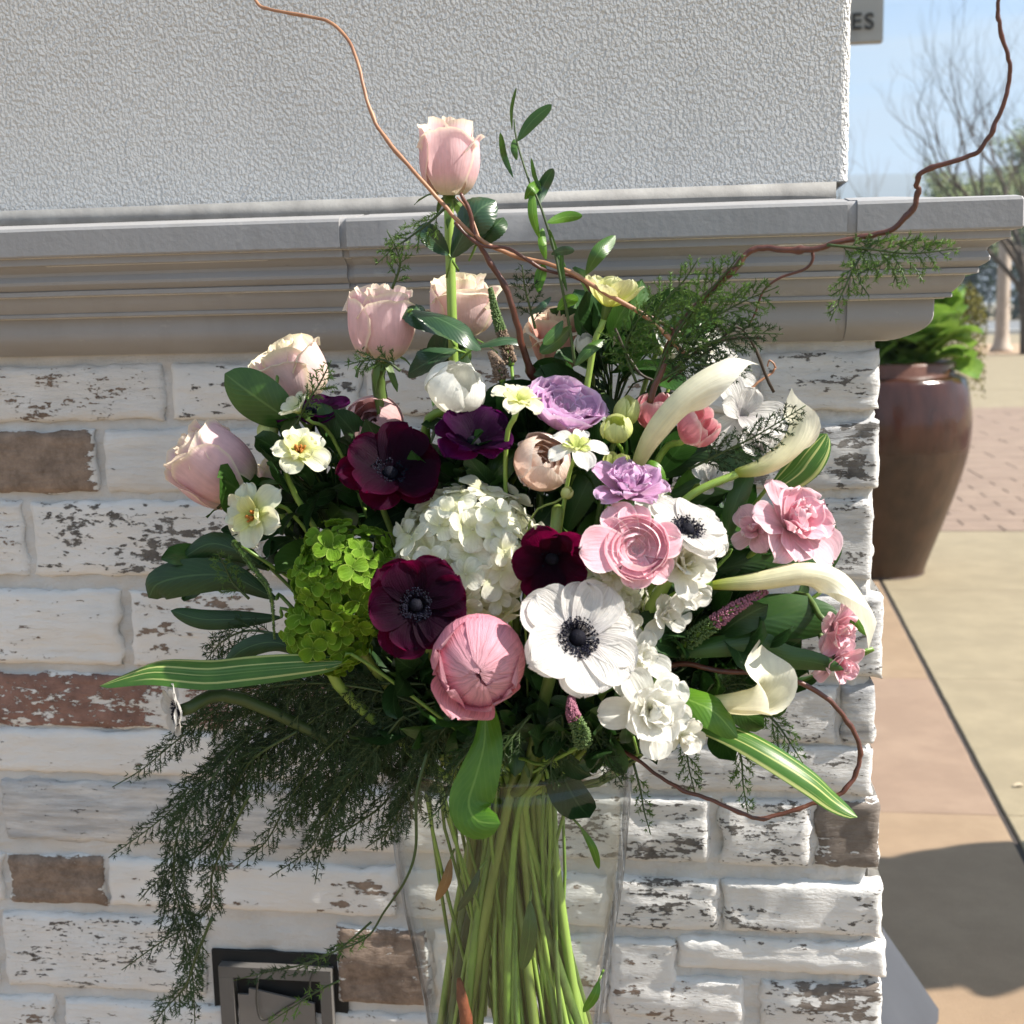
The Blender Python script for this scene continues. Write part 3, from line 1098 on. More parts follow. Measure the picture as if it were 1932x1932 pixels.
def bare_tree(base, h, label, sd, lean=(0, 0), spread=.5, rad=.11, levels=6, mt=None, leafy=0.0):
    t = thing('bare_tree' if leafy < .5 else 'leafy_tree', label, 'tree', Matrix.Translation(base), 'trees beyond the plaza')
    rn = random.Random(sd)
    tr, tw = MB(), MB()
    tips = []

    def grow(p, d, L, r, lv):
        pts, rs = [p], [r]
        n_ = 5
        for i in range(n_):
            d = (d + Vector((rn.uniform(-1, 1), rn.uniform(-1, 1), rn.uniform(-.3, .7))) * .20).normalized()
            p = p + d * (L / n_)
            pts.append(p)
            rs.append(r * (1 - .42 * (i + 1) / n_))
        (tr if lv >= levels - 2 else tw).tube(pts, rs, 6 if lv > 2 else 4, cap=False)
        tips.append((p, lv))
        if lv <= 0:
            return
        for k in range(2 if lv < levels else 4):
            nd_ = (d + Vector((rn.uniform(-1, 1), rn.uniform(-1, 1), rn.uniform(-.25, .6))) * (spread + .25 * rn.random())).normalized()
            grow(pts[-1 - (k > 1) - (k > 2)], nd_, L * rn.uniform(.62, .88), rs[-1] * .86, lv - 1)
        if lv >= 2:
            q = rn.randrange(2, 5)
            nd_ = (d + Vector((rn.uniform(-1, 1), rn.uniform(-1, 1), rn.uniform(-.2, .4))) * 1.0).normalized()
            grow(pts[q], nd_, L * rn.uniform(.45, .7), rs[q] * .55, lv - 2)
    grow(Vector((0, 0, 0)), Vector((lean[0], lean[1], 1)).normalized(), h * .28, rad, levels)
    part('trunk', tr.mesh('trunk'), mt or M['bark'], t)
    part('twigs', tw.mesh('twigs'), mt or M['bark'], t, kind='stuff')
    if leafy:
        lf = MB()
        for p, lv in tips:
            if lv < 4 and rn.random() < leafy:
                for q in range(26):
                    c = p + Vector((rn.gauss(0, .22), rn.gauss(0, .22), rn.gauss(0, .2))) * (h / 5)
                    a = Vector((rn.uniform(-1, 1), rn.uniform(-1, 1), rn.uniform(-1, 1))).normalized() * .017 * h
                    b = a.orthogonal().normalized() * .008 * h
                    lf.quad(c - a, c + b, c + a, c - b)
        part('crown', lf.mesh('crown', smooth=False), M['tleaf'], t, kind='stuff')
    return t


p = gnd(1936, 668)
bare_tree(Vector((p.x, p.y, 0)), 9.0, 'tall bare tree rising behind the right end of the ledge', 11, (-.02, 0), .44, .16, 6, M['bark'])
b1 = at(2010, 360, 34)
bare_tree(Vector((b1.x, 34, 0)), 9.0, 'tall bare tree at the right edge of the picture', 14, (-.10, 0), .42, .11, 6)
b1 = at(1602, 360, 19)
bare_tree(Vector((b1.x, 19, 0)), 4.8, 'small thin bare tree just right of the stucco edge', 23, (.22, 0), .5, .05, 5, M['bark2'])
b1 = at(1850, 350, 99)
bare_tree(Vector((b1.x, 99, 0)), 11.5, 'green leafy tree behind the right end of the ledge', 31, (0, 0), .6, .3, 6, leafy=.8)
b1 = at(1925, 350, 102)
bare_tree(Vector((b1.x, 102, 0)), 12.5, 'green leafy tree cut by the right picture edge', 37, (0, 0), .6, .3, 6, leafy=.8)


def hedge(x0, x1, y0, y1, h, label, sd):
    rn = random.Random(sd)
    t = thing('hedge', label, 'hedge', Matrix.Translation(((x0 + x1) / 2, (y0 + y1) / 2, 0)))
    lf = MB()
    for k in range(9000):
        c = Vector((rn.uniform(x0, x1) - (x0 + x1) / 2, rn.uniform(y0, y1) - (y0 + y1) / 2, h * rn.random() ** .7))
        c.z *= .8 + .25 * N((c.x * .8, c.y * .8, sd))
        a = Vector((rn.uniform(-1, 1), rn.uniform(-1, 1), rn.uniform(-1, 1))).normalized() * .24
        b = a.orthogonal().normalized() * .12
        lf.quad(c - a, c + b, c + a, c - b)
    part('foliage', lf.mesh('foliage', smooth=False), M['tleaf2'], t, kind='stuff')


hedge(10, 48, 95, 98, 5.6, 'dark green hedge along the far side of the street', 7)
hedge(-8, 6, 30, 33, 3.0, 'low dark hedge behind the urn', 8)

# a dry leaf on the paving
dl = gnd(1912, 1486)
mb = MB()
mb.grid(leaf_grid(.035, .018, .3, -.3, .5, .3, 6, 4, 2.2, .6, .004, 3))
o = part('dry_leaf', mb.mesh('dry_leaf'), plain('dry_leaf', (.5, .42, .3), .9))
o.location = Vector((dl.x, dl.y, .003))
o.rotation_euler = (0, 0, .5)
tag(o, 'small pale dry leaf lying on the tan paving at the right edge', 'leaf')

# ------------------------------------------------------------------ pedestal, vase, water
VX, VY = -.1495, -.28


def vz(y):
    return at(966, y, VY).z


VB = vz(2170)
pm = plain('pedestal', (.10, .095, .09), .6)
ped = thing('pedestal', 'small dark round pedestal under the glass vase', 'stand', Matrix.Translation((VX, VY, 0)))
mb = MB()
mb.lathe([(0, VB - .025), (.165, VB - .025), (.168, VB - .02), (.168, VB - .004), (.165, VB - .0005), (0, VB - .0005)], 48)
part('top', mb.mesh('top'), pm, ped)
mb = MB()
mb.lathe([(0, 0), (.15, 0), (.15, .02), (.03, .05), (.025, .3), (.025, VB - .0255), (0, VB - .0255)], 32)
part('column', mb.mesh('column'), pm, ped)
vs_prof = [(.066, VB), (.068, VB + .01), (.071, vz(2060)), (.0785, vz(1893)), (.0890, vz(1757)), (.0975, vz(1652)), (.1030, vz(1532)), (.1055, vz(1470)), (.1060, vz(1440)), (.1035, vz(1415)), (.1050, vz(1400))]
va = thing('glass_vase', 'tall clear glass vase tapering downwards, full of green stems', 'vase', Matrix.Translation((VX, VY, VB)))
sp = [(r, z - VB) for r, z in smooth_prof(vs_prof, 4)]
mb = MB()
mb.lathe(sp, 64)
outer = part('outer_wall', mb.mesh('outer_wall'), M['glass'], va)
mb = MB()
mb.lathe([(0, .022)] + [(r - .0035 - .004 * max(0, 1 - (z / .1)), z) for r, z in sp if z > .024], 64)
part('inner_wall', mb.mesh('inner_wall'), M['glass_in'], va)
mb = MB()
mb.lathe([(0, .0005), (.055, .0005), (.060, .0)], 48)
part('foot', mb.mesh('foot'), M['glass'], va)
mb = MB()
rt_, rz_ = sp[-1]
mb.grid([[Vector(((rt_ - .0018 + .0024 * math.cos(a)) * math.cos(b_), (rt_ - .0018 + .0024 * math.cos(a)) * math.sin(b_), rz_ + .0024 * math.sin(a))) for b_ in [2 * PI * q / 64 for q in range(64)]] for a in [2 * PI * q / 8 for q in range(9)]], closed=True)
part('rim', mb.mesh('rim'), M['glass'], va)
mb = MB()
wz = vz(1478) - VB
pw = [(r - .0048 - .004 * max(0, 1 - (z / .1)), z) for r, z in sp if .026 < z < wz]
mb.lathe([(0, .0245)] + pw + [(pw[-1][0], wz), (0, wz)], 64)
wt = part('water', mb.mesh('water'), M['water'])
wt.location = (VX, VY, VB)
tag(wt, 'clear water filling the glass vase round the stems', 'water')

# ------------------------------------------------------------------ flowers: materials
CR = lin
M['rose'] = petalmat('rose_petal', (.86, .80, .58), (.90, .62, .65), (.93, .72, .74), .44, .5, .09, 14, edge=(.92, .82, .66), ew=.12, mid_pos=.3)
M['rose_pale'] = petalmat('pale_rose_petal', (.84, .76, .60), (.88, .68, .67), (.91, .74, .72), .42, .5, .06, 14, edge=(.87, .80, .58), ew=.2)
M['rose_peach'] = petalmat('peach_rose_petal', (.82, .66, .45), (.82, .46, .38), (.86, .56, .48), .38, .5, .08, 14, edge=(.87, .72, .55), ew=.2)
M['burg'] = petalmat('burgundy_petal', (.004, .0006, .006), (.017, .0006, .011), (.060, .0014, .028), .40, .5, .45, 34, spec=.08, mid_pos=.55, tcol=(.24, .003, .055), bd=.0009)
M['purp'] = petalmat('dark_purple_petal', (.006, .0008, .010), (.024, .001, .026), (.070, .003, .070), .40, .5, .45, 34, spec=.08, mid_pos=.55, tcol=(.20, .004, .14), bd=.0009)
M['white'] = petalmat('white_petal', (.70, .65, .66), (.89, .87, .84), (.94, .92, .89), .48, .5, .20, 26, mid_pos=.35, bd=.0022)
M['cream'] = petalmat('cream_petal', (.74, .70, .32), (.84, .82, .66), (.87, .86, .78), .36, .5, .06, 14)
M['ivory'] = petalmat('ivory_white_petal', (.82, .82, .66), (.90, .89, .83), (.93, .93, .88), .46, .5, .06, 14)
M['hydr'] = petalmat('hydrangea_petal', (.82, .83, .52), (.93, .93, .79), (.95, .95, .87), .52, .55, .08, 10)
M['greenh'] = petalmat('green_hydrangea_petal', (.12, .23, .02), (.15, .30, .018), (.22, .38, .03), .40, .5, .15, 10, edge=(.34, .50, .08), ew=.20)
M['lav'] = petalmat('lavender_petal', (.64, .44, .56), (.66, .36, .60), (.76, .50, .72), .40, .5, .14, 18, edge=(.80, .62, .82), ew=.14)
M['pink'+'p'] = petalmat('pink_peony_petal', (.82, .42, .49), (.88, .35, .45), (.93, .52, .60), .36, .45, .34, 40, mid_pos=.5, bd=.002)
M['pinkr'] = petalmat('pink_ranunculus_petal', (.87, .60, .62), (.92, .48, .57), (.95, .64, .71), .32, .5, .12, 16, edge=(.94, .78, .79), ew=.10)
M['pinkl'] = petalmat('pale_pink_petal', (.87, .58, .63), (.93, .58, .67), (.96, .69, .77), .46, .5, .16, 18, edge=(.95, .80, .83), ew=.10)
M['hotpink'] = petalmat('rose_pink_petal', (.80, .50, .44), (.74, .22, .28), (.82, .40, .44), .34, .5, .14, 16, edge=(.86, .62, .60), ew=.15)
M['peach'] = petalmat('peach_petal', (.84, .58, .42), (.86, .60, .48), (.88, .72, .62), .36, .5, .08, 16, edge=(.88, .78, .70), ew=.12)
M['mauve'] = petalmat('dusty_pink_petal', (.62, .42, .36), (.62, .32, .32), (.70, .46, .46), .30, .5, .14, 16)
M['yel'] = petalmat('pale_yellow_petal', (.62, .68, .10), (.82, .82, .36), (.87, .86, .58), .40, .5, .14, 16)
M['yelw'] = petalmat('yellow_white_petal', (.66, .72, .14), (.84, .84, .58), (.88, .88, .76), .38, .5, .08, 16)
M['calla'] = petalmat('calla_spathe', (.34, .42, .05), (.86, .83, .54), (.92, .90, .76), .38, .42, .10, 30, spec=.4, mid_pos=.32)
M['lime'] = petalmat('lime_bud_petal', (.42, .50, .10), (.62, .68, .22), (.74, .78, .38), .34, .5, .14, 14)
M['black'] = plain('anemone_centre', (.006, .006, .014), .7, (.003, .003, .006), 300, spec=.15, bd=.0006, bs=900)
M['stamen'] = plain('anemone_stamen', (.012, .012, .030), .6, (.004, .004, .009), 200, spec=.2)
M['orange'] = plain('pollen', (.45, .16, .02), .7)
M['stem'] = plain('green_stem', (.19, .33, .05), .38, (.09, .17, .028), 40, spec=.5, bd=.0004, bs=200, mscale=(1, 1, .15))
M['stem_l'] = plain('lime_stem', (.30, .44, .09), .38, (.17, .28, .05), 40, spec=.5, mscale=(1, 1, .15))
M['stem_o'] = plain('olive_stem', (.22, .30, .06), .42, (.12, .17, .035), 40, spec=.5, mscale=(1, 1, .15))
M['stem_d2'] = plain('deep_green_stem', (.10, .16, .035), .45, (.05, .09, .02), 40, spec=.5, mscale=(1, 1, .15))
M['stem_d'] = plain('dark_stem', (.05, .085, .022), .5, (.03, .055, .015), 40, mscale=(1, 1, .15))
M['willow'] = plain('willow_bark', (.125, .04, .025), .38, (.065, .022, .015), 55, spec=.55, bd=.0006, bs=150)
M['willow_t'] = plain('willow_tip', (.42, .22, .12), .45, (.28, .13, .07), 55, spec=.5)
M['willow_d'] = plain('dark_willow', (.05, .035, .022), .5, (.03, .02, .014), 55)
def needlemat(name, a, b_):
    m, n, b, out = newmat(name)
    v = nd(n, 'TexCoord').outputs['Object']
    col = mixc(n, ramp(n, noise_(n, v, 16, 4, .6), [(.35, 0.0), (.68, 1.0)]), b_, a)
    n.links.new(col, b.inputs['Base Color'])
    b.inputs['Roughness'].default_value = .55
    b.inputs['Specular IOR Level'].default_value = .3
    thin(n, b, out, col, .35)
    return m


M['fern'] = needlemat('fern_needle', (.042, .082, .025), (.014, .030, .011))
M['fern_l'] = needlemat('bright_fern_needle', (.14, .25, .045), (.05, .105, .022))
M['leaf_d'] = leafmat('dark_leaf', (.012, .038, .010), (.024, .066, .016), (.06, .12, .04), .16, .42, spec=.4)
M['leaf_r'] = leafmat('rose_leaf', (.018, .05, .022), (.035, .085, .035), (.08, .15, .07), .14, .30, spec=.6)
M['leaf_m'] = leafmat('green_leaf', (.03, .085, .014), (.06, .14, .022), (.11, .20, .05), .24, .34)
M['leaf_b'] = leafmat('bright_leaf', (.06, .17, .012), (.12, .27, .02), (.2, .36, .06), .36, .36)
M['leaf_v'] = leafmat('variegated_leaf', (.05, .15, .02), (.09, .22, .03), (.12, .24, .06), .34, .36, stripes=(.50, .56, .20))
M['leaf_o'] = leafmat('faded_leaf', (.22, .10, .03), (.32, .17, .05), (.3, .2, .1), .25, .45)
M['leaf_c'] = leafmat('calla_leaf', (.02, .065, .012), (.04, .11, .02), (.05, .12, .03), .20, .38, side_veins=False)
M['sepal'] = leafmat('sepal', (.06, .13, .025), (.12, .21, .04), (.15, .24, .06), .3, .45)


# ------------------------------------------------------------------ flowers: petals
def flat(L, Wd, a0, a1, cup=.2, ruf=.0, sd=0, basek=.55, tipk=4.0, m_=8, n=9, back=0.0, crimp=0.0):
    """a petal leaving the centre along +X, rising at a0..a1 from the plane of the flower"""
    rows = []
    x = z = 0.0
    n += 2
    pv = 0.0
    for i in range(n + 1):
        v = 1 - (1 - i / n) ** 1.75
        a = a0 + (a1 - a0) * v + back * max(0, v - .7) * 3
        if i:
            x += math.cos(a) * L * (v - pv)
            z += math.sin(a) * L * (v - pv)
        pv = v
        wd = Wd / 2 * max(.16, v ** basek) * max(.0, (1 - v ** tipk)) ** .5 * 1.12
        if i == n:
            wd = Wd * .06
        row = []
        nx, nz_ = -math.sin(a), math.cos(a)
        for j in range(m_ + 1):
            u = -1 + 2 * j / m_
            h = cup * wd * u * u
            h += ruf * N((u * 1.7, v * 2.4, sd)) * (v ** 1.5) + ruf * .5 * N((u * 5, v * 2, sd + 3)) * v ** 3 * abs(u)
            h += crimp * math.cos(u * 17 + sd) * v * (1 - v * .4)
            lx = ruf * .5 * N((u * 3, sd, 7)) * (v ** 6)
            row.append(Vector((x + nx * h + lx * math.cos(a), u * wd, z + nz_ * h + lx * math.sin(a))))
        rows.append(row)
    return rows


def wrap(prof, phi0, A, v1=1.0, kr=1.0, rim=0.0, rp=6, ruf=0.0, sd=0, base=.4, notch=.16, tuck=.0, n=9, m_=10, v0=0.0, drop=.5, lean=(0, 0)):
    """a petal wrapped on a bulging surface of revolution prof(t) -> (radius, height)"""
    rows = []
    for i in range(n + 1):
        v = i / n
        row = []
        for j in range(m_ + 1):
            u = -1 + 2 * j / m_
            t = v0 + (v1 - v0) * v * (1 - notch * (u * u) * (u * u) * v - notch * .4 * u * u * v)
            t *= 1 + .05 * N((u * 2.0, sd, 1)) * v
            r, z = prof(min(t, 1.0))
            a = A * (base + (1 - base) * min(1, v * 1.7) ** .7)
            ph = phi0 + u * a
            e = rim * (v ** rp) * (1 - .25 * u * u)
            rr = r * kr + tuck * u + e + ruf * N((u * 2.2, v * 1.6, sd)) * v ** 2 + ruf * .6 * N((u * 6, v * 2, sd + 5)) * v ** 5
            zz = z - e * drop * v + ruf * .7 * N((u * 4, v, sd + 9)) * v ** 4
            row.append(Vector((rr * math.cos(ph) + lean[0] * v, rr * math.sin(ph) + lean[1] * v, zz)))
        rows.append(row)
    return rows


def gmesh(rows, name='petal', rz=0.0, T=None):
    mb = MB()
    mb.grid(rows)
    Mx = Matrix.Rotation(rz, 4, 'Z')
    if T is not None:
        Mx = T @ Mx
    return mb.mesh(name, Mx)


def stemline(fl, tip_local, mouth=(0, 0), foot=(0, 0), rad=.0028, mt='stem', name='stem', via=None, depth=None):
    """stem from the bloom down through the mouth of the vase to its bottom"""
    inv = fl.matrix_world.inverted()
    A = fl.matrix_world @ Vector(tip_local)
    ax = (fl.matrix_world.to_3x3() @ Vector((0, 0, -1))).normalized()
    mo = Vector((VX + mouth[0], VY + mouth[1], vz(1500)))
    fo = Vector((VX + foot[0], VY + foot[1], vz(1965) if depth is None else depth))
    d = (mo - A).length
    pts = [A, A + ax * min(.05, d * .22)]
    for q in (via or []):
        pts.append(q)
    pts += [mo + (A - mo) * .25 + Vector((0, 0, -.008)), mo, mo * .5 + fo * .5 + Vector((foot[1], -foot[0], 0)) * .08, fo]
    mb = MB()
    sp_ = smooth_path(pts, 5)
    mb.tube(sp_, lambda t: rad * (1 + .1 * math.sin(t * 9 + fo.x * 300)), 8)
    return part(name, mb.mesh(name, inv), M[mt], fl)


SPR = random.Random(77)


def auto_stem(fl, rad=.0028, mt='stem', tip=(0, 0, 0), **kw):
    if mt == 'stem':
        mt = SPR.choice(('stem', 'stem_l', 'stem_l', 'stem_o', 'stem_d2'))
    rad *= SPR.uniform(.7, 1.35)
    p = fl.matrix_world.translation
    dx, dy = p.x - VX, p.y - VY
    a = math.atan2(dy, dx) + SPR.uniform(-.5, .5)
    rm = SPR.uniform(.004, .042)
    a2 = a + SPR.uniform(-1.3, 1.3)
    rf = SPR.uniform(.044, .071)
    return stemline(fl, tip, (rm * math.cos(a), rm * math.sin(a)), (rf * math.cos(a2), rf * math.sin(a2)), rad, mt, **kw)


def place(name, label, cat, px, py, Y, axis, twist=0.0, back=0.0, group=None):
    """bloom whose middle shows at (px, py); back: how far its base lies behind the middle along the axis"""
    c = at(px, py, Y)
    ax = (Vector(axis).normalized() + (Vector((.15, 0, .13)) if name != 'rose' else Vector((0, 0, 0)))).normalized()
    return thing(name, label, cat, frame(c - ax * back, ax, twist), group), mpp(c)


def rose(px, py, Y, wpx, axis, label, mt='rose', sd=1, openk=.25, stem=True, tall=1.28, twist=None):
    c = at(px, py, Y)
    Rr = wpx * mpp(c) / 2
    H = Rr * 2 * tall
    t, k = place('rose', label, 'rose', px, py, Y, axis, sd if twist is None else twist, H * .47, 'pink roses')
    prof = lambda q: (Rr * (.16 + .84 * (math.sin(PI * min(1, .12 + .66 * q ** .72))) ** .9), H * q)
    rn = random.Random(sd)
    nin = 7
    for i in range(nin):                    # tight heart
        f = (i + 1) / (nin + 1)
        part('petal', gmesh(wrap(prof, i * 2.4 + sd, 1.25, .985 - .10 * f + .02 * rn.random(), .12 + .50 * f, Rr * .05, 5, Rr * .06, sd * 10 + i, .5, .08, Rr * .05, 7, 8)), M[mt], t)
    for i in range(4):
        part('petal', gmesh(wrap(prof, i * 1.63 + sd * 1.7, 1.15, .99 - .03 * i + .03 * rn.random(), .70 + .06 * i, Rr * (.10 + openk * .25), 8, Rr * .09, sd * 10 + 20 + i, .5, .16, Rr * .06)), M[mt], t)
    for i in range(4):                      # outer petals with rolled rims
        part('petal', gmesh(wrap(prof, i * 1.60 + sd * .9 + .8, 1.02, .97 - .12 * rn.random(), .95 + .035 * i, Rr * (.08 + openk * .95 * rn.random()), 8, Rr * .12, sd * 10 + 40 + i, .5, .20, Rr * .05, 12, 12, drop=.8)), M[mt], t)
    mb = MB()
    mb.lathe([(0, -.004), (Rr * .20, -.002), (Rr * .27, Rr * .14), (Rr * .24, Rr * .3)], 10)
    part('calyx', mb.mesh('calyx'), M['sepal'], t)
    for i in range(5):
        part('sepal', gmesh(leaf_grid(Rr * 1.25, Rr * .26, rn.uniform(-.9, .4), rn.uniform(-1.6, .2), .2, rn.uniform(-.4, .4), 6, 3, 1.6, .35, .004, i), 'sepal', i * 1.257 + .4, Matrix.Translation((0, 0, Rr * .03))), M['sepal'], t)
    if stem:
        auto_stem(t, .0040, 'stem')
    return t


def anemone(px, py, Y, wpx, axis, label, mt='white', sd=1, cup=.35, n1=6, n2=5, centre=.165, stem=True, ruf=.10, a_in=.45, wide=1.02, cat='anemone', twist=0.0, skip=(), smt='stem'):
    c = at(px, py, Y)
    Rr = wpx * mpp(c) / 2
    t, k = place('anemone', label, cat, px, py, Y, axis, twist, Rr * .12, 'anemones')
    rn = random.Random(sd)
    for w_, n_ in ((0, n1), (1, n2)):
        for i in range(n_):
            if (w_, i) in skip:
                continue
            L = Rr * (1.0 if w_ else 1.06) * rn.uniform(.90, 1.06)
            a0 = cup * (.9 + .35 * w_) + rn.uniform(-.10, .10)
            rz = 2 * PI * (i + .5 * w_) / n_ + rn.uniform(-.12, .12)
            g_ = flat(L, L * wide * rn.uniform(.9, 1.08) * (6 / max(5, n_)) ** .6, a0, a0 * .25 + rn.uniform(-.18, .14), .20 + .1 * rn.random(), Rr * ruf, sd * 13 + i + 7 * w_, .62, 4.5, 10, 10, crimp=Rr * .006)
            part('petal', gmesh(g_, 'petal', rz, Matrix.Translation((0, 0, Rr * .035 * w_))), M[mt], t)
    cr = Rr * centre
    mb = MB()
    prof = [(0, cr * 1.15), (cr * .35, cr * 1.10), (cr * .65, cr * .92), (cr * .86, cr * .6), (cr * .92, cr * .2), (cr * .7, 0)]
    mb.lathe([(r, z + Rr * .05) for r, z in prof], 20)
    part('centre', mb.mesh('centre'), M['black'], t)
    mb = MB()
    for i in range(230):                    # stamens: thin filaments with fat anthers
        a = rn.uniform(0, 2 * PI)
        l = cr * rn.uniform(1.25, 2.15)
        h = Rr * (.07 + .12 * rn.random())
        p0 = Vector((cr * .8 * math.cos(a), cr * .8 * math.sin(a), Rr * .05))
        p1 = Vector((l * math.cos(a), l * math.sin(a), h + cr * .35))
        mb.tube([p0, (p0 + p1) / 2 + Vector((0, 0, cr * .18)), p1], [cr * .025] * 3, 3, cap=False)
        d = cr * .135
        s_ = Vector((-math.sin(a), math.cos(a), 0)) * d * 1.1
        u_ = Vector((0, 0, d))
        f_ = Vector((math.cos(a), math.sin(a), 0)) * d * .8
        b = len(mb.v)
        for q in (p1 + s_, p1 + f_, p1 - s_, p1 - f_, p1 + u_, p1 - u_):
            mb.v.append(q)
            mb.uv.append((0, 0))
        for (a1, b1, c1) in ((0, 1, 4), (1, 2, 4), (2, 3, 4), (3, 0, 4), (1, 0, 5), (2, 1, 5), (3, 2, 5), (0, 3, 5)):
            mb.f.append((b + a1, b + b1, b + c1))
    part('stamens', mb.mesh('stamens'), M['stamen'], t, kind='stuff')
    if stem:
        auto_stem(t, .0036, smt)
    return t


def globe(px, py, Y, wpx, *args, **kw):
    return globe_(px, py, Y, wpx, *args, **kw)


def globe_(px, py, Y, wpx, axis, label, name, cat, mt, layers=6, per=4, sd=1, close=1.1, openo=1.0, ruf=.05, guard=0, gl=1.15, stem=True, squash=.85, A=.95, group=None, gmt=None, twist=0.0, inner=.16, ga=(.5, -.1), rim=.06, gang=None, notch=.14, jit=.075, v1r=.12):
    """ranunculus, peony or lisianthus: shells of petals; close: how far the inner shells bend over, openo: the outer ones (fraction of a half turn)"""
    c = at(px, py, Y)
    Rr = wpx * mpp(c) / 2
    t, k = place(name, label, cat, px, py, Y, axis, twist, 0, group)
    rn = random.Random(sd)
    for l in range(layers):
        f = l / max(1, layers - 1)
        ri = Rr * (inner + (1 - inner) * f ** .9)
        th1 = PI * (close + (openo - close) * f)
        off = Rr * (-.30 * (1 - f))

        def prof(q, ri=ri, th1=th1, off=off):
            th = .25 + (th1 - .25) * q
            return (max(.02 * ri, ri * math.sin(th) if th < PI else .02 * ri), -ri * math.cos(th) * squash + off)
        n_ = per if l > 0 else 3
        for i in range(n_):
            a = Matrix.Identity(4)
            g_ = wrap(prof, 2 * PI * i / n_ + l * 2.4 + rn.uniform(-.2, .2), A * (4 / per) ** .4 * rn.uniform(.9, 1.15), 1.0 - v1r * rn.random(), 1 + .05 * rn.uniform(-1, 1), ri * rim * rn.random(), 6, Rr * ruf, sd * 31 + l * 7 + i, .45, notch + notch * .7 * rn.random(), Rr * .035, 8, 9)
            wob = Matrix.Translation((0, 0, off)) @ Matrix.Rotation(rn.gauss(0, jit), 4, 'X') @ Matrix.Rotation(rn.gauss(0, jit), 4, 'Y') @ Matrix.Translation((0, 0, -off))
            part('petal', gmesh(g_, 'petal', 0, wob), M[mt], t)
    for i in range(guard if gang is None else len(gang)):
        L = Rr * gl * (rn.uniform(.85, 1.1) if gang is None else gang[i][1])
        a0 = ga[0] + rn.uniform(-.15, .15)
        g_ = flat(L, L * .95, a0, ga[1] + rn.uniform(-.25, .25), .25, Rr * .16, sd * 17 + i, .6, 4.5, 8, 9)
        part('petal', gmesh(g_, 'petal', (2 * PI * i / guard + sd) if gang is None else R(gang[i][0]), Matrix.Translation((0, 0, -Rr * .55 * squash))), M[gmt or mt], t)
    if stem:
        auto_stem(t, .0026, 'stem', (0, 0, -Rr * squash * .9))
    return t


def trumpet(px, py, Y, wpx, axis, label, name, cat, mt, n1=6, n2=0, sd=1, up=.75, end=-.2, ruf=.14, stem=True, group=None, wide=.72, heart=None, mt2=None, smt='stem_l', srad=.0018, back=.3, L2=.75, via=None):
    c = at(px, py, Y)
    Rr = wpx * mpp(c) / 2
    t, k = place(name, label, cat, px, py, Y, axis, sd, Rr * back, group)
    rn = random.Random(sd)
    for w_, n_ in ((0, n1), (1, n2)):
        for i in range(n_):
            L = Rr * (1.12 if not w_ else L2) * rn.uniform(.88, 1.1)
            a0 = up + .35 * w_ + rn.uniform(-.15, .15)
            g_ = flat(L, L * wide * rn.uniform(.85, 1.15), a0, end + .5 * w_ + rn.uniform(-.3, .3), .28, Rr * ruf, sd * 19 + i + w_ * 9, .6, 4.0, 8, 9)
            part('petal', gmesh(g_, 'petal', 2 * PI * (i + .5 * w_) / n_ + rn.uniform(-.2, .2)), M[(mt2 or mt) if w_ else mt], t)
    if heart:
        mb = MB()
        for i in range(14):
            a = rn.uniform(0, 2 * PI)
            l = Rr * rn.uniform(.05, .22)
            mb.tube([(0, 0, 0), (l * .6 * math.cos(a), l * .6 * math.sin(a), Rr * .2), (l * math.cos(a), l * math.sin(a), Rr * rn.uniform(.3, .45))], [Rr * .02, Rr * .02, Rr * .045], 5)
        part('stamens', mb.mesh('stamens'), M[heart], t)
    mb = MB()
    mb.lathe([(0, -Rr * .35), (Rr * .08, -Rr * .33), (Rr * .13, -Rr * .05), (Rr * .16, Rr * .12)], 8)
    part('calyx', mb.mesh('calyx'), M['sepal'], t)
    if stem:
        auto_stem(t, srad, smt, (0, 0, -Rr * .33), via=via)
    return t


def loose(px, py, Y, wpx, axis, label, name, cat, mt, n=16, sd=1, ruf=.2, stem=True, group=None, mt2=None, wide=.95, lo=.05, hi=1.35, back=.35, heart=None):
    """a loose ruffled double bloom: petals from upright in the heart to spread at the rim"""
    c = at(px, py, Y)
    Rr = wpx * mpp(c) / 2 * 1.16
    t, k = place(name, label, cat, px, py, Y, axis, sd, Rr * back, group)
    rn = random.Random(sd)
    for i in range(n):
        f = i / (n - 1)                       # 0 heart, 1 rim
        L = Rr * (.72 + .50 * f) * rn.uniform(.88, 1.12)
        a0 = hi + (lo + .45 - hi) * f + rn.uniform(-.15, .15)
        a1 = (hi + .25) + (lo - .35 - hi - .25) * f + rn.uniform(-.35, .35)
        g_ = flat(L, L * wide * rn.uniform(.8, 1.15), a0, a1, .32 - .1 * f, Rr * ruf, sd * 37 + i, .6, 4.2, 9, 9, crimp=Rr * .012)
        r0 = Rr * .10 * (1 - f)
        T = Matrix.Translation((0, 0, Rr * .16 * (1 - f)))
        part('petal', gmesh(g_, 'petal', i * 2.39996 + rn.uniform(-.25, .25), T), M[(mt2 or mt) if f > .6 else mt], t)
    mb = MB()
    mb.lathe([(0, -Rr * .22), (Rr * .10, -Rr * .2), (Rr * .2, 0), (Rr * .15, Rr * .1)], 8)
    part('calyx', mb.mesh('calyx'), M['sepal'], t)
    if stem:
        auto_stem(t, min(.003, Rr * .1), 'stem', (0, 0, -Rr * .2))
    return t


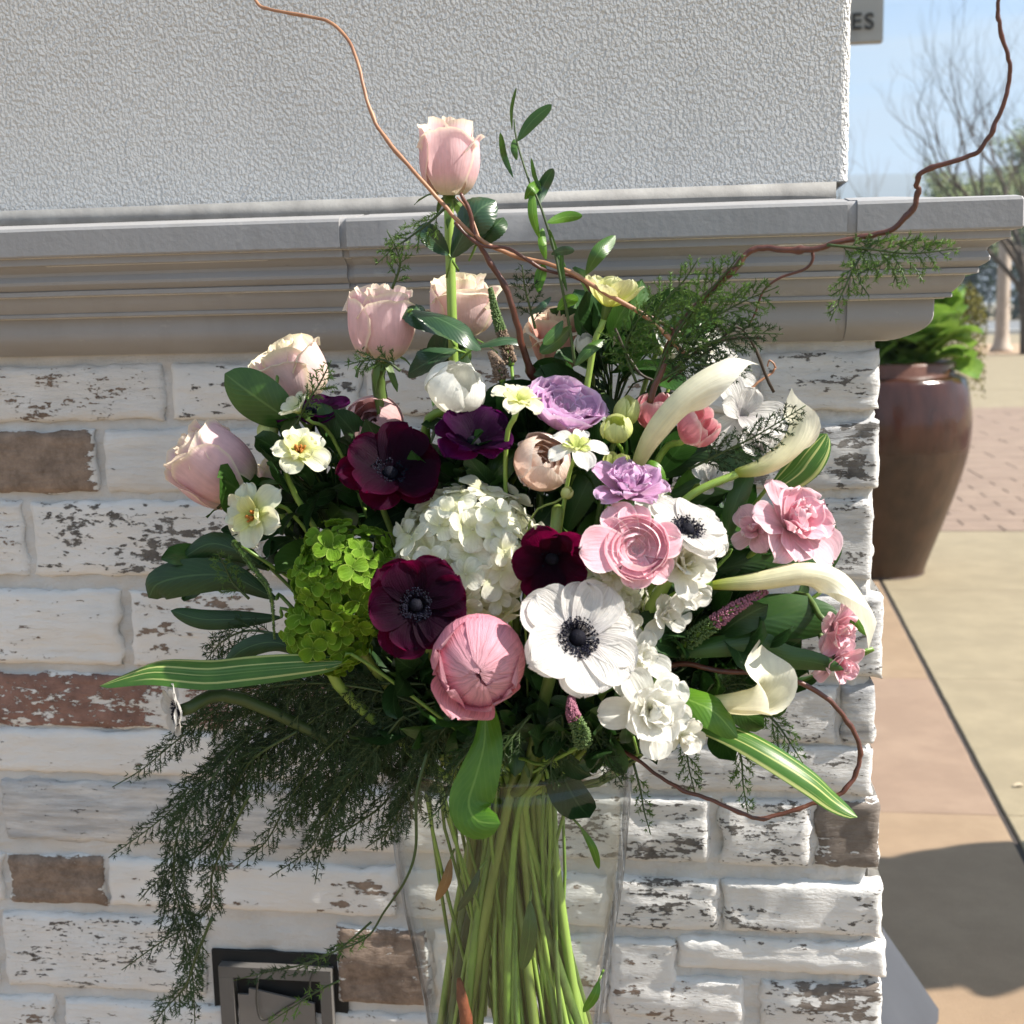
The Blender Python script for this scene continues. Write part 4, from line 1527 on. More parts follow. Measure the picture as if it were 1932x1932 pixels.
def tulip(px, py, Y, wpx, axis, label, name, cat, mt, sd=1, n=6, hk=1.35, openk=.12, ruf=.10, stem=True, extra=0, group=None, close=.75, emt=None):
    c = at(px, py, Y)
    Rr = wpx * mpp(c) / 2
    H = Rr * 2 * hk * .9
    t, k = place(name, label, cat, px, py, Y, axis, sd * .7, H * .48, group)
    rn = random.Random(sd)
    prof = lambda q: (Rr * (.12 + .88 * math.sin(PI * min(1, .04 + close * q ** .8)) ** .75), H * q)
    for i in range(n):
        in_ = i < n // 2
        g_ = wrap(prof, 2 * PI * i / (n / 2) + (.5 if in_ else 0) + sd, 1.0 if n <= 6 else .9, rn.uniform(.86, 1.0), .80 if in_ else 1.0, Rr * openk * rn.uniform(.3, 1.6), 5, Rr * ruf, sd * 23 + i, .35, .3, Rr * .05)
        part('petal', gmesh(g_), M[mt], t)
    for i in range(extra):
        L = H * rn.uniform(.8, 1.05)
        g_ = flat(L, L * .8, 1.0 + rn.uniform(-.3, .2), -.1 + rn.uniform(-.5, .4), .3, Rr * .18, sd * 29 + i, .6, 4, 9, 9)
        part('petal', gmesh(g_, 'petal', 2 * PI * i / extra + sd + rn.uniform(-.3, .3)), M[emt or mt], t)
    if stem:
        auto_stem(t, min(.0030, Rr * .17), 'stem')
    return t


def hydrangea(px, py, Y, wpx, hpx, axis, label, mt, fl_px, nf, sd, name='hydrangea', deep=.75, group=None):
    c = at(px, py, Y)
    k = mpp(c)
    ax = Vector(axis).normalized()
    t = thing(name, label, 'hydrangea', Matrix.Translation(c), group)
    rn = random.Random(sd)
    fr = fl_px * k / 2
    meshes = []
    for q in range(6):
        mb = MB()
        for i in range(4):
            L = fr * rn.uniform(.9, 1.1)
            a0 = rn.uniform(.1, .55)
            rows = flat(L, L * 1.12, a0, a0 - rn.uniform(.2, .8), .18, fr * .16, q * 9 + i, .5, 3.4, 5, 5)
            Mx = Matrix.Rotation(i * PI / 2 + rn.uniform(-.15, .15), 4, 'Z') @ Matrix.Translation((0, 0, fr * .03 * (i % 2)))
            mb.grid([[Mx @ p for p in r_] for r_ in rows])
        mb.lathe([(0, fr * .12), (fr * .07, fr * .07), (fr * .07, 0)], 6)
        meshes.append(mb.mesh('floret'))
    Wx, Hz = wpx * k / 2, hpx * k / 2
    D = (Wx + Hz) / 2 * deep
    n = 0
    ga = PI * (3 - 5 ** .5)
    for i in range(nf):
        y = 1 - 2 * (i + .5) / nf
        r_ = math.sqrt(1 - y * y)
        d = Vector((r_ * math.cos(i * ga), -y * .0 + r_ * math.sin(i * ga), y))
        d = (d + Vector((rn.gauss(0, .09), rn.gauss(0, .09), rn.gauss(0, .09)))).normalized()
        if d.y > .45:
            continue
        rr = rn.uniform(.82, 1.08) * (1 + .20 * N((d.x * 2.2, d.y * 2.2, d.z * 2.2 + sd)))
        p = Vector((d.x * Wx * rr, d.y * D * rr, d.z * Hz * rr))
        nn = Vector((d.x / Wx, d.y / D, d.z / Hz)).normalized()
        nn = (nn + Vector((.06 + rn.gauss(0, .24), rn.gauss(0, .24), .06 + rn.gauss(0, .24)))).normalized()
        o = part('floret', meshes[i % 6], M[mt], t)
        mtx = frame(p, nn, rn.uniform(0, 6))
        s_ = rn.uniform(.70, 1.28)
        o.matrix_local = mtx @ Matrix.Scale(s_, 4)
        n += 1
    mb = MB()                                # branching inside
    for i in range(40):
        d = Vector((rn.gauss(0, 1), -abs(rn.gauss(0, 1)), rn.gauss(0, 1))).normalized()
        mb.tube([(0, D * .6, -Hz * .2), (d.x * Wx * .4, d.y * D * .4 + D * .1, d.z * Hz * .4), (d.x * Wx * .85, d.y * D * .85, d.z * Hz * .85)], .0011, 4, cap=False)
    part('branches', mb.mesh('branches'), M['stem_l'], t)
    mb = MB()                                # closely packed inner florets that fill the ball
    rows = []
    for i in range(13):
        th = PI * i / 12
        rows.append([Vector((Wx * .62 * math.sin(th) * math.cos(a) * (1 + .15 * N((a, th * 3, sd))), D * .62 * math.sin(th) * math.sin(a), Hz * .62 * math.cos(th))) for a in [2 * PI * q / 18 for q in range(18)]])
    mb.grid(rows, closed=True)
    part('heart', mb.mesh('heart'), M[mt], t)
    auto_stem(t, .0040, 'stem', (0, D * .5, 0))
    return t


def calla(pts, Ys, w_tube, label, sd=1, flare=2.0, open_dir=(0, -1, 0), tip=1.5, tail=None, curl=.35, bell=.58, throat=0.30):
    """calla lily: spathe rolled round a curved axis (picture points, base first); open_dir: the side its mouth faces"""
    P_ = [at(x, y, Y) for (x, y), Y in zip(pts, Ys)]
    path = smooth_path(P_, 10)
    base = path[0]
    t = thing('calla_lily', label, 'calla lily', Matrix.Translation(base), 'calla lilies')
    k = mpp(P_[0])
    inv = t.matrix_world.inverted()
    Lt = sum((path[i + 1] - path[i]).length for i in range(len(path) - 1))
    n, m_ = 30, 28
    acc = [0]
    for i in range(len(path) - 1):
        acc.append(acc[-1] + (path[i + 1] - path[i]).length)

    def samp(s):
        s = max(0, s) * Lt
        if s >= Lt:
            d = (path[-1] - path[-3]).normalized()
            return path[-1] + d * (s - Lt), d
        for i in range(len(acc) - 1):
            if acc[i + 1] >= s:
                f = (s - acc[i]) / max(1e-9, acc[i + 1] - acc[i])
                a, b = max(0, i - 2), min(len(path) - 1, i + 3)
                return path[i].lerp(path[i + 1], f), (path[b] - path[a]).normalized()
        return path[-1], (path[-1] - path[-3]).normalized()
    od = Vector(open_dir).normalized()
    w0 = w_tube * k / 2
    rows = []
    for i in range(n + 1):
        v = i / n
        row = []
        for j in range(m_ + 1):
            u = -1 + 2 * j / m_                # +-1: the two rolled edges, on the open side; 0: the tip side
            ph = u * (PI * 1.06)
            # the rim: far forward at the tip (u=0), low at the open side
            cosu = .5 + .5 * math.cos(ph if abs(ph) < PI else PI)
            smax = bell + (1 - bell) * (cosu ** .8) + .15 * max(0, 1 - abs(u) / .34) ** 2.2
            s = smax * v
            c_, d_ = samp(s)
            ref = -(od - d_ * od.dot(d_))
            ref = ref.normalized() if ref.length > 1e-4 else d_.orthogonal().normalized()
            bi = d_.cross(ref)
            r = w0 * (.42 + .58 * min(1, s / .35) ** .8 + (flare - 1) * max(0, (s - throat) / (1 - throat)) ** 1.8)
            r *= 1 + .05 * (u > .93)
            ro = curl * w0 * max(0, (v - .8) / .2) ** 2 * (1 - .75 * max(0, 1 - abs(u) / .2))
            if s > .98:
                r *= max(.3, 1 - (s - .98) * 2.6)
            row.append(inv @ (c_ + (ref * math.cos(ph) + bi * math.sin(ph)) * (r + ro) - d_ * ro * .55))
        rows.append(row)
    part('spathe', gmesh(rows, 'spathe'), M['calla'], t)
    mb = MB()                                 # spadix
    sp_ = []
    for i in range(8):
        c_, d_ = samp(.18 + .40 * i / 7)
        sp_.append(inv @ c_)
    mb.tube(sp_, lambda q: w0 * .22 * (1 - .5 * q ** 3), 8)
    part('spadix', mb.mesh('spadix'), plain('spadix%d' % sd, (.60, .42, .05), .7, (.5, .33, .03), 300, bd=.001, bs=700), t)
    d0 = (path[1] - path[0]).normalized()
    mb = MB()
    if tail:
        q = [base + d0 * .004] + [at(x, y, Y) for x, y, Y in tail] + [Vector((VX + SPR.uniform(-.03, .04), VY + SPR.uniform(-.03, .03), vz(1490))), Vector((VX + SPR.uniform(-.05, .05), VY + SPR.uniform(-.035, .03), vz(2050)))]
    mb.tube([inv @ p for p in smooth_path(q, 6)], w0 * .40, 10)
    part('stem', mb.mesh('stem'), M['stem_l'], t)
    return t


def leaf(pts, Ys, wpx, label, mt, name='leaf', cat='leaf', cup=.25, wave=.0, sd=0, tipk=2.0, basek=.6, twist=0.0, nrm=(0, -1, .35), n=14, m_=8, group=None, tail=True, fold=.0, parent=None, serr=0.0, tw0=0.0):
    """a leaf blade along picture points (base first)"""
    P_ = smooth_path([at(x, y, Y) for (x, y), Y in zip(pts, Ys)], 8)
    base = P_[0]
    k = mpp(base)
    t = parent or thing(name, label, cat, Matrix.Translation(base), group)
    inv = t.matrix_world.inverted()
    L = len(P_) - 1
    nv_ = Vector(nrm).normalized()
    rows = []
    nn = 22
    for i in range(nn + 1):
        v = i / nn
        f = v * L
        a = min(int(f), L - 1)
        c = P_[a].lerp(P_[a + 1], f - a)
        d = (P_[min(L, a + 2)] - P_[max(0, a - 1)]).normalized()
        up_ = nv_ - d * nv_.dot(d)
        up_ = up_.normalized() if up_.length > 1e-4 else d.orthogonal().normalized()
        ss = d.cross(up_)
        tw = tw0 + twist * v
        s2 = ss * math.cos(tw) + up_ * math.sin(tw)
        u2 = up_ * math.cos(tw) - ss * math.sin(tw)
        wd = wpx * k / 2 * max(.06, v ** basek) * max(0, 1 - v ** tipk) ** .6 * 1.35
        wd = max(wd, wpx * k * .012)
        if serr:
            wd *= 1 + serr * (((i * 1.0) % 2) - .5)
        row = []
        for j in range(m_ + 1):
            u = -1 + 2 * j / m_
            h = -cup * wd * u * u + fold * wd * abs(u) + wave * wpx * k * N((u * 1.2, v * 3.2, sd)) * (.3 + abs(u))
            row.append(inv @ (c + s2 * (u * wd) + u2 * h))
        rows.append(row)
    o = part('blade', gmesh(rows, 'blade'), M[mt], t)
    if tail == 'short':
        inv_p = P_[0] - (P_[1] - P_[0]).normalized() * .012 + Vector((0, .004, -.006))
        mb = MB()
        mb.tube([inv @ P_[0], inv @ ((P_[0] + inv_p) / 2), inv @ inv_p], .0011, 5)
        part('stalk', mb.mesh('stalk'), M['stem'], t)
    elif tail and parent is None:
        d0 = (P_[0] - P_[1]).normalized()
        fo = Vector((VX + SPR.uniform(-.04, .04), VY + SPR.uniform(-.04, .04), VB + .04))
        mo = Vector((VX + SPR.uniform(-.07, .07), VY + SPR.uniform(-.06, .06), vz(1452)))
        mb = MB()
        mb.tube([inv @ p for p in smooth_path([P_[0], P_[0] + d0 * .015, mo + (P_[0] - mo) * .2, mo, fo], 5)], .0016, 6)
        part('stalk', mb.mesh('stalk'), M['stem'], t)
    return t


def frond(pts, Ys, side, label, mt='fern', sd=1, nl=.0058, step=.0062, droop=.35, srad=.0008, dens=1.0, taper=True, ang=.75, smt='stem_d', tail=None, nwid=.00044, start=.12, mirror=(1, 1), sub=True, group='asparagus fern sprays', plane=(0, -1, .15)):
    """feathery asparagus fern: a wiry stem with side branches all set with fine needles"""
    P_ = smooth_path([at(x, y, Y) for (x, y), Y in zip(pts, Ys)], 8)
    t = thing('fern_frond', label, 'fern', Matrix.Translation(P_[0]), group)
    inv = t.matrix_world.inverted()
    rn = random.Random(sd)
    k = mpp(P_[0])
    sm, fm = MB(), MB()
    full = P_
    if tail:
        full = smooth_path([at(x, y, Y) for x, y, Y in tail] + [P_[0]], 5)[:-1] + P_
    sm.tube([inv @ p for p in full], lambda q: srad * (1.25 - .8 * q), 5)
    Ls = [0]
    for i in range(len(P_) - 1):
        Ls.append(Ls[-1] + (P_[i + 1] - P_[i]).length)
    L = Ls[-1]
    pl = Vector(plane).normalized()

    def needle(c, d, ln):
        x = d.cross(Vector((rn.uniform(-1, 1), rn.uniform(-1, 1), rn.uniform(-1, 1)))).normalized()
        dr = (d * rn.uniform(.35, .8) + x * rn.uniform(.55, .9)).normalized()
        sd_ = dr.cross(pl)
        sd_ = (sd_.normalized() if sd_.length > .05 else dr.orthogonal().normalized()) * nwid
        ln *= rn.uniform(.7, 1.2)
        fm.tri(inv @ (c - sd_), inv @ (c + sd_), inv @ (c + dr * ln))

    def twig(p, d, ln, lv):
        n_ = max(3, int(ln / .0016 * dens))
        q = p.copy()
        pts_ = [q.copy()]
        for i in range(n_):
            d = (d + Vector((rn.gauss(0, .03), rn.gauss(0, .03), -droop * .055 + rn.gauss(0, .03)))).normalized()
            q = q + d * (ln / n_)
            if i % 4 == 3:
                pts_.append(q.copy())
            if i > 1:
                for _ in range(3):
                    needle(q, d, nl * (1 - .35 * i / n_))
            if lv and sub and i % 5 == 2 and i < n_ * .75:
                s_ = 1 if (i // 5) % 2 else -1
                dd = (d + d.cross(pl).normalized() * s_ * .9 + Vector((0, 0, -.1))).normalized()
                twig(q, dd, ln * .34 * (1 - .6 * i / n_), 0)
        if len(pts_) > 1:
            sm.tube([inv @ a for a in pts_], srad * .4, 3, cap=False)
    s = L * start
    sgn = 1
    while s < L * .985:
        for i in range(len(Ls) - 1):
            if Ls[i + 1] >= s:
                break
        f = (s - Ls[i]) / max(1e-9, Ls[i + 1] - Ls[i])
        p = P_[i].lerp(P_[i + 1], f)
        d = (P_[min(i + 2, len(P_) - 1)] - P_[max(0, i - 1)]).normalized()
        sd_ = d.cross(pl).normalized()
        v = s / L
        ln = side * k * (math.sin(PI * min(1, .22 + .78 * v)) if taper else 1) * rn.uniform(.6, 1.15)
        ln *= mirror[0] if sgn > 0 else mirror[1]
        dd = (d * math.cos(ang) + sd_ * sgn * math.sin(ang) + pl * rn.uniform(-.45, .45)).normalized()
        if ln > .003:
            twig(p, dd, ln, 1)
        needle(p, d, nl)
        s += step * rn.uniform(.7, 1.3)
        sgn = -sgn
    part('stem', sm.mesh('stem'), M[smt], t)
    part('foliage', fm.mesh('foliage', smooth=False), M[mt], t, kind='stuff')
    return t


def branch(pts, Ys, r0, r1, label, mt='willow', name='willow_branch', tail=True, subs=(), cat='branch'):
    P_ = [at(x, y, Y) for (x, y), Y in zip(pts, Ys)]
    path = smooth_path(P_, 7)
    t = thing(name, label, cat, Matrix.Translation(path[0]), 'curly willow branches')
    inv = t.matrix_world.inverted()
    rn = random.Random(int(pts[0][0] + pts[-1][1]))
    mb = MB()
    n_ = len(path) - 1
    rr = []
    knots = [rn.random() for _ in range(max(3, n_ // 12))]
    for i in range(n_ + 1):
        f = i / n_
        r = r0 + (r1 - r0) * f
        for q in knots:
            r *= 1 + .28 * math.exp(-((f - q) * n_ / 1.1) ** 2)
        rr.append(r)
    path = [p + Vector((N((i * .35, 1, r0 * 900)), N((i * .35, 5, r0 * 900)), N((i * .35, 9, r0 * 900)))) * .0010 for i, p in enumerate(path)]
    mb.tube([inv @ p for p in path], rr, 8)
    part('stem', mb.mesh('stem'), M[mt], t)
    for sp_, sy, ra, rb in subs:
        m2 = MB()
        q = smooth_path([at(x, y, Y) for (x, y), Y in zip(sp_, sy)], 6)
        m2.tube([inv @ p for p in q], lambda f: ra + (rb - ra) * f, 6)
        part('twig', m2.mesh('twig'), M[mt], t)
    return t


def spike(pts, Ys, wpx, label, mats, sd=1, nb=900):
    """veronica: a spike of tiny crowded buds"""
    P_ = smooth_path([at(x, y, Y) for (x, y), Y in zip(pts, Ys)], 8)
    t = thing('veronica_spike', label, 'flower', Matrix.Translation(P_[0]), 'veronica spikes')
    inv = t.matrix_world.inverted()
    rn = random.Random(sd)
    k = mpp(P_[0])
    mb = MB()
    mb.tube([inv @ p for p in P_], lambda q: wpx * k * (.22 - .12 * q), 6)
    part('stem', mb.mesh('stem'), M['stem'], t)
    n_ = len(P_) - 1
    for mi, (mname, lo, hi) in enumerate(mats):
        fm = MB()
        for i in range(int(nb * (hi - lo))):
            f = rn.uniform(lo, hi)
            a = min(int(f * n_), n_ - 1)
            c = P_[a].lerp(P_[a + 1], f * n_ - a)
            d = (P_[a + 1] - P_[a]).normalized()
            x = d.orthogonal().normalized()
            ph = rn.uniform(0, 2 * PI)
            dr = (x * math.cos(ph) + d.cross(x) * math.sin(ph) + d * .5).normalized()
            rad = wpx * k / 2 * (1 - .65 * f ** 1.5)
            e = wpx * k * .075
            p0 = c + dr * rad * .4
            p1 = c + dr * rad * rn.uniform(.85, 1.1)
            fm.tube([inv @ p0, inv @ (p0 * .4 + p1 * .6), inv @ p1], [e * .3, e * .75, e * .4], 4)
        part('buds', fm.mesh('buds'), M[mname], t, kind='stuff')
    auto = MB()
    mo = Vector((VX + SPR.uniform(-.06, .06), VY + SPR.uniform(-.06, .06), vz(1452)))
    auto.tube([inv @ p for p in smooth_path([P_[0], P_[0] * .6 + mo * .4, mo, Vector((VX + SPR.uniform(-.04, .04), VY + SPR.uniform(-.04, .04), VB + .04))], 5)], .0015, 6)
    part('stalk', auto.mesh('stalk'), M['stem'], t)
    return t

# ------------------------------------------------------------------ the bouquet
# roses
rose(846, 297, -.30, 116, (.03, -.10, 1), 'tall pink rose bud at the very top of the bouquet', 'rose', 2, .32, tall=1.26, twist=.3)
rose(718, 608, -.31, 122, (.06, -.26, 1), 'pink rose with ruffled rim left of the dark rose leaves', 'rose', 5, .5, tall=1.18, twist=1.2)
rose(872, 575, -.24, 124, (.05, -.25, 1), 'pale pink rose half hidden behind the top rose stem', 'rose_pale', 7, .5, tall=.95)
rose(552, 700, -.25, 126, (-.35, -.30, .85), 'pale blush rose behind a broad leaf on the left', 'rose_pale', 9, .4, tall=1.0)
rose(402, 878, -.30, 140, (-.62, -.28, .62), 'large pink rose at the far left tilting outwards', 'rose', 12, .35, tall=1.16, twist=.5)
rose(532, 915, -.24, 84, (-.2, -.2, .9), 'small dusty pink rose deep behind the pale yellow flowers', 'rose_pale', 15, .2)
rose(1052, 640, -.24, 104, (-.1, -.35, .9), 'peach rose behind the leafy ruscus stem', 'rose_peach', 18, .5, tall=1.1)

# anemones
anemone(1090, 1203, -.455, 230, (.26, -.92, .40), 'white anemone with black centre facing forward', 'white', 3, .26, 6, 5, .165, wide=1.0, twist=.35)
anemone(1296, 1000, -.395, 168, (.20, -.48, .82), 'white anemone with black centre tilted upwards beside the pink ranunculus', 'white', 6, .30, 5, 4, .19, twist=.8)
anemone(336, 1342, -.405, 100, (-.95, -.62, -.15), 'white anemone seen edge on at the far left under the striped leaf', 'white', 8, .5, 5, 4, .25, twist=.4, smt='stem_d')
anemone(736, 893, -.37, 200, (.14, -.72, .58), 'burgundy anemone with rolled petals above the green hydrangea', 'burg', 11, .55, 6, 4, .17, ruf=.16, twist=.2)
anemone(893, 836, -.365, 166, (.14, -.52, .80), 'dark purple anemone opening upwards under the white tulip', 'purp', 14, .7, 5, 4, .20, ruf=.14)
anemone(785, 1142, -.44, 190, (.10, -1, .22), 'dark burgundy anemone facing forward beside the green hydrangea', 'burg', 17, .34, 6, 5, .16, ruf=.12, wide=1.05, twist=.1)
anemone(1042, 1052, -.42, 165, (-.12, -.84, -.42), 'burgundy anemone nodding over the white hydrangea', 'burg', 20, .72, 5, 4, .20, ruf=.14, twist=.6)
anemone(965, 850, -.30, 120, (.3, -.5, .8), 'dark burgundy anemone half hidden behind the peach ranunculus', 'burg', 22, .6, 5, 4, .18)
anemone(588, 775, -.28, 150, (-.1, -.25, .9), 'dark purple anemone peeking out behind the pale yellow bud', 'purp', 25, .35, 5, 3, .16, ruf=.12)

# hydrangeas
hydrangea(885, 1040, -.375, 262, 240, (0, -1, .2), 'large white hydrangea head in the middle of the bouquet', 'hydr', 70, 150, 3)
hydrangea(1150, 1140, -.36, 120, 150, (0, -1, 0), 'cream hydrangea part showing behind the white anemone', 'hydr', 58, 60, 5)
hydrangea(655, 1095, -.385, 190, 205, (0, -1, .2), 'bright green hydrangea head left of the burgundy anemone', 'greenh', 52, 150, 7)
hydrangea(625, 1195, -.38, 160, 150, (0, -1, 0), 'lower green hydrangea head hanging over the dark fern', 'greenh', 56, 80, 9)

# peony, ranunculus, lisianthus
globe(905, 1248, -.45, 172, (.04, -.95, -.12), 'big pink peony bud below the burgundy anemone', 'peony', 'peony', 'pinkp', 7, 4, 3, .995, .975, .06, 5, 1.95, squash=1.05, A=1.35, gmt='pinkp', ga=(.25, 1.6), rim=0.0, notch=.03, jit=.09, v1r=.03, gang=[(200, 1.0), (240, 1.05), (285, .95), (330, .9), (150, .9)])
globe(1202, 1032, -.43, 128, (.10, -.95, .22), 'open pink ranunculus with layered petals beside the white anemone', 'ranunculus', 'ranunculus', 'pinkr', 7, 4, 5, .80, .62, .05, 6, 1.2, squash=.72, A=.98, group='ranunculus blooms', ga=(.62, -.05), rim=.08, jit=.10, gang=[(182, 1.55), (118, 1.25), (90, 1.1), (10, 1.2), (-45, 1.12), (-95, 1.05), (150, 1.1)])
globe(1022, 872, -.37, 110, (.35, -.70, .45), 'small peach ranunculus among thin green stems', 'ranunculus', 'ranunculus', 'peach', 6, 4, 8, .98, .86, .05, 3, 1.1, squash=.9, group='ranunculus blooms')
loose(1500, 985, -.345, 152, (.42, -.72, .50), 'pink ruffled ranunculus at the right near the urn', 'ranunculus', 'ranunculus', 'pinkr', 20, 11, .2, group='ranunculus blooms', mt2='pinkl')
loose(1425, 1000, -.34, 92, (-.4, -.8, .2), 'small pale pink ruffled bloom just left of the pink ruffled ranunculus', 'ranunculus', 'ranunculus', 'pinkl', 10, 12, .22, group='ranunculus blooms')
loose(1582, 1185, -.335, 96, (.45, -.66, -.25), 'pink ruffled bloom tucked under the bent calla lily', 'ranunculus', 'ranunculus', 'pinkr', 14, 14, .2, group='ranunculus blooms', mt2='pinkl')
loose(1584, 1250, -.335, 90, (.40, -.70, -.45), 'lowest pink ruffled bloom at the right edge of the bouquet', 'ranunculus', 'ranunculus', 'pinkr', 14, 15, .2, group='ranunculus blooms', mt2='pinkl')
globe(706, 800, -.29, 112, (-.2, -.6, .35), 'dusty pink closed bloom behind the rose stems', 'peony', 'peony', 'mauve', 5, 4, 17, .95, .86, .04, 0, squash=.95, A=1.1, rim=0)
globe(1072, 752, -.345, 140, (.25, -.50, .80), 'lavender rose below the peach rose', 'lisianthus', 'lisianthus', 'lav', 6, 4, 20, .66, .55, .10, 4, 1.2, squash=.85, A=.95, group='lavender blooms', ga=(.7, -.1), rim=.15)
loose(1186, 922, -.40, 124, (.05, -.42, .90), 'frilled lavender bloom above the pink ranunculus', 'lisianthus', 'lisianthus', 'lav', 20, 23, .24, group='lavender blooms', hi=1.25, lo=.3)

# tulips, buds and white blooms
tulip(860, 732, -.345, 116, (.35, -.45, .75), 'white closed tulip between the dark leaves and the burgundy petals', 'tulip', 'tulip', 'ivory', 3, 8, .85, .06, .16, close=.88)
tulip(1236, 778, -.31, 78, (-.1, -.4, .9), 'rose pink bud left of the big calla lily', 'tulip', 'tulip', 'hotpink', 5, 6, 1.0, .06, .08, close=.82)
tulip(1316, 806, -.34, 82, (.45, -.5, .55), 'bright pink bud right of the big calla lily', 'tulip', 'tulip', 'hotpink', 8, 6, 1.0, .05, .08, close=.82)
tulip(1163, 808, -.36, 62, (-.1, -.6, .7), 'round lime green bud beside the big calla lily', 'flower_bud', 'flower bud', 'lime', 11, 8, .9, .03, .06, close=.90)
tulip(1182, 775, -.33, 50, (.2, -.3, .95), 'pointed lime bud behind the round one', 'flower_bud', 'flower bud', 'lime', 14, 6, 1.35, .0, .04, close=.9)
tulip(1163, 880, -.35, 52, (.1, -.5, .85), 'yellow green bud at the foot of the big calla lily', 'flower_bud', 'flower bud', 'lime', 16, 6, 1.0, .1, .06, close=.72)
tulip(1103, 650, -.29, 44, (-.2, -.4, .8), 'small white closed bud under the yellow cup flower', 'flower_bud', 'flower bud', 'ivory', 19, 6, 1.1, .0, .04, close=.9)
loose(1288, 1062, -.405, 112, (.25, -.80, .35), 'creamy white double tulip right of the pink ranunculus', 'tulip', 'tulip', 'cream', 13, 22, .16, mt2='ivory')
loose(1298, 1118, -.385, 92, (.30, -.80, -.30), 'white petals of a loose bloom below the creamy double tulip', 'tulip', 'tulip', 'ivory', 9, 23, .18)
loose(1232, 1342, -.43, 142, (.24, -.88, .16), 'large white double tulip below the white anemone', 'tulip', 'tulip', 'ivory', 18, 25, .17, mt2='ivory')
loose(1205, 1240, -.40, 104, (.3, -.82, .3), 'white bloom half hidden behind the white anemone', 'tulip', 'tulip', 'ivory', 12, 28, .17)
trumpet(1400, 782, -.27, 165, (.25, -.85, .35), 'white open bloom behind the two upper calla lilies', 'white_lily', 'lily', 'white', 3, 3, 4, .35, -.2, .12, wide=.95, back=.1)
trumpet(1372, 700, -.24, 110, (.3, -.75, .5), 'white petals behind the fern above the big calla lily', 'white_lily', 'lily', 'white', 5, 0, 6, .5, -.1, .12, wide=.7)

# pale yellow flowers
trumpet(566, 848, -.37, 106, (.15, -.66, .55), 'pale yellow open flower below the dark purple petals', 'yellow_flower', 'flower', 'yelw', 5, 4, 3, .9, -.45, .26, wide=1.0, group='pale yellow flowers', heart='orange', mt2='yel')
trumpet(472, 972, -.38, 122, (-.42, -.80, .1), 'pale yellow open flower with orange heart below the left rose', 'yellow_flower', 'flower', 'yelw', 6, 3, 5, .8, -.4, .24, wide=.95, group='pale yellow flowers', heart='orange', mt2='yel')
trumpet(562, 772, -.33, 80, (-.5, -.45, .5), 'pale half open flower wrapped in fern left of centre', 'yellow_flower', 'flower', 'yelw', 6, 0, 7, 1.15, .7, .1, group='pale yellow flowers')
trumpet(980, 748, -.39, 104, (.12, -.42, .85), 'cream yellow flower in front of the lavender rose', 'yellow_flower', 'flower', 'yelw', 5, 4, 9, .85, -.65, .26, wide=1.05, group='pale yellow flowers', mt2='yel')
trumpet(1090, 832, -.41, 116, (.10, -.50, .80), 'white flower with lime green heart above the peach ranunculus', 'yellow_flower', 'flower', 'ivory', 5, 5, 11, .45, -.5, .16, group='pale yellow flowers', mt2='lime', wide=.8, L2=.55)
trumpet(1147, 572, -.32, 140, (.16, -.10, .98), 'pale yellow cup shaped flower high on a single stem', 'yellow_flower', 'flower', 'yel', 7, 3, 13, .25, 1.25, .10, group='pale yellow flowers', srad=.0028, back=.12, wide=.85, L2=.9)
tulip(505, 815, -.30, 40, (-.3, -.4, -.6), 'small green bud hanging under the dark purple petals', 'flower_bud', 'flower bud', 'lime', 33, 6, 1.2, .0, .04, close=.9)
tulip(1070, 930, -.40, 24, (.5, -.4, .6), 'tiny cream bud on a thin stem above the white hydrangea', 'flower_bud', 'flower bud', 'lime', 35, 6, 1.2, .0, .04, close=.9)

# more small blooms between the big ones
loose(1240, 930, -.36, 70, (.4, -.6, .6), 'small white bloom between the lavender bloom and the long calla stem', 'filler_bloom', 'flower', 'ivory', 9, 41, .18, group='small filler blooms')
loose(1345, 905, -.33, 64, (.3, -.7, .4), 'small white bloom under the calla lily with upright tip', 'filler_bloom', 'flower', 'white', 8, 42, .18, group='small filler blooms')
loose(1440, 840, -.28, 90, (.4, -.7, .3), 'white ruffled bloom behind the calla lily with upright tip', 'filler_bloom', 'flower', 'white', 9, 43, .18, group='small filler blooms')
loose(1265, 660, -.25, 80, (.2, -.8, .3), 'small white bloom hidden in the upper right fern', 'filler_bloom', 'flower', 'ivory', 9, 44, .18, group='small filler blooms')
loose(1330, 655, -.25, 70, (.3, -.8, .3), 'white bloom glimpsed through the fern above the big calla lily', 'filler_bloom', 'flower', 'ivory', 9, 45, .18, group='small filler blooms')
loose(838, 782, -.32, 60, (-.2, -.5, .7), 'small white petals under the white closed tulip', 'filler_bloom', 'flower', 'ivory', 7, 46, .16, group='small filler blooms')
loose(1085, 1130, -.40, 60, (.0, -.7, .6), 'small pale green bloom just above the white anemone', 'filler_bloom', 'flower', 'lime', 8, 47, .18, group='small filler blooms')
loose(1175, 1160, -.395, 64, (.2, -.8, .3), 'cream bloom between the white anemone and the creamy tulip', 'filler_bloom', 'flower', 'cream', 8, 48, .18, group='small filler blooms')

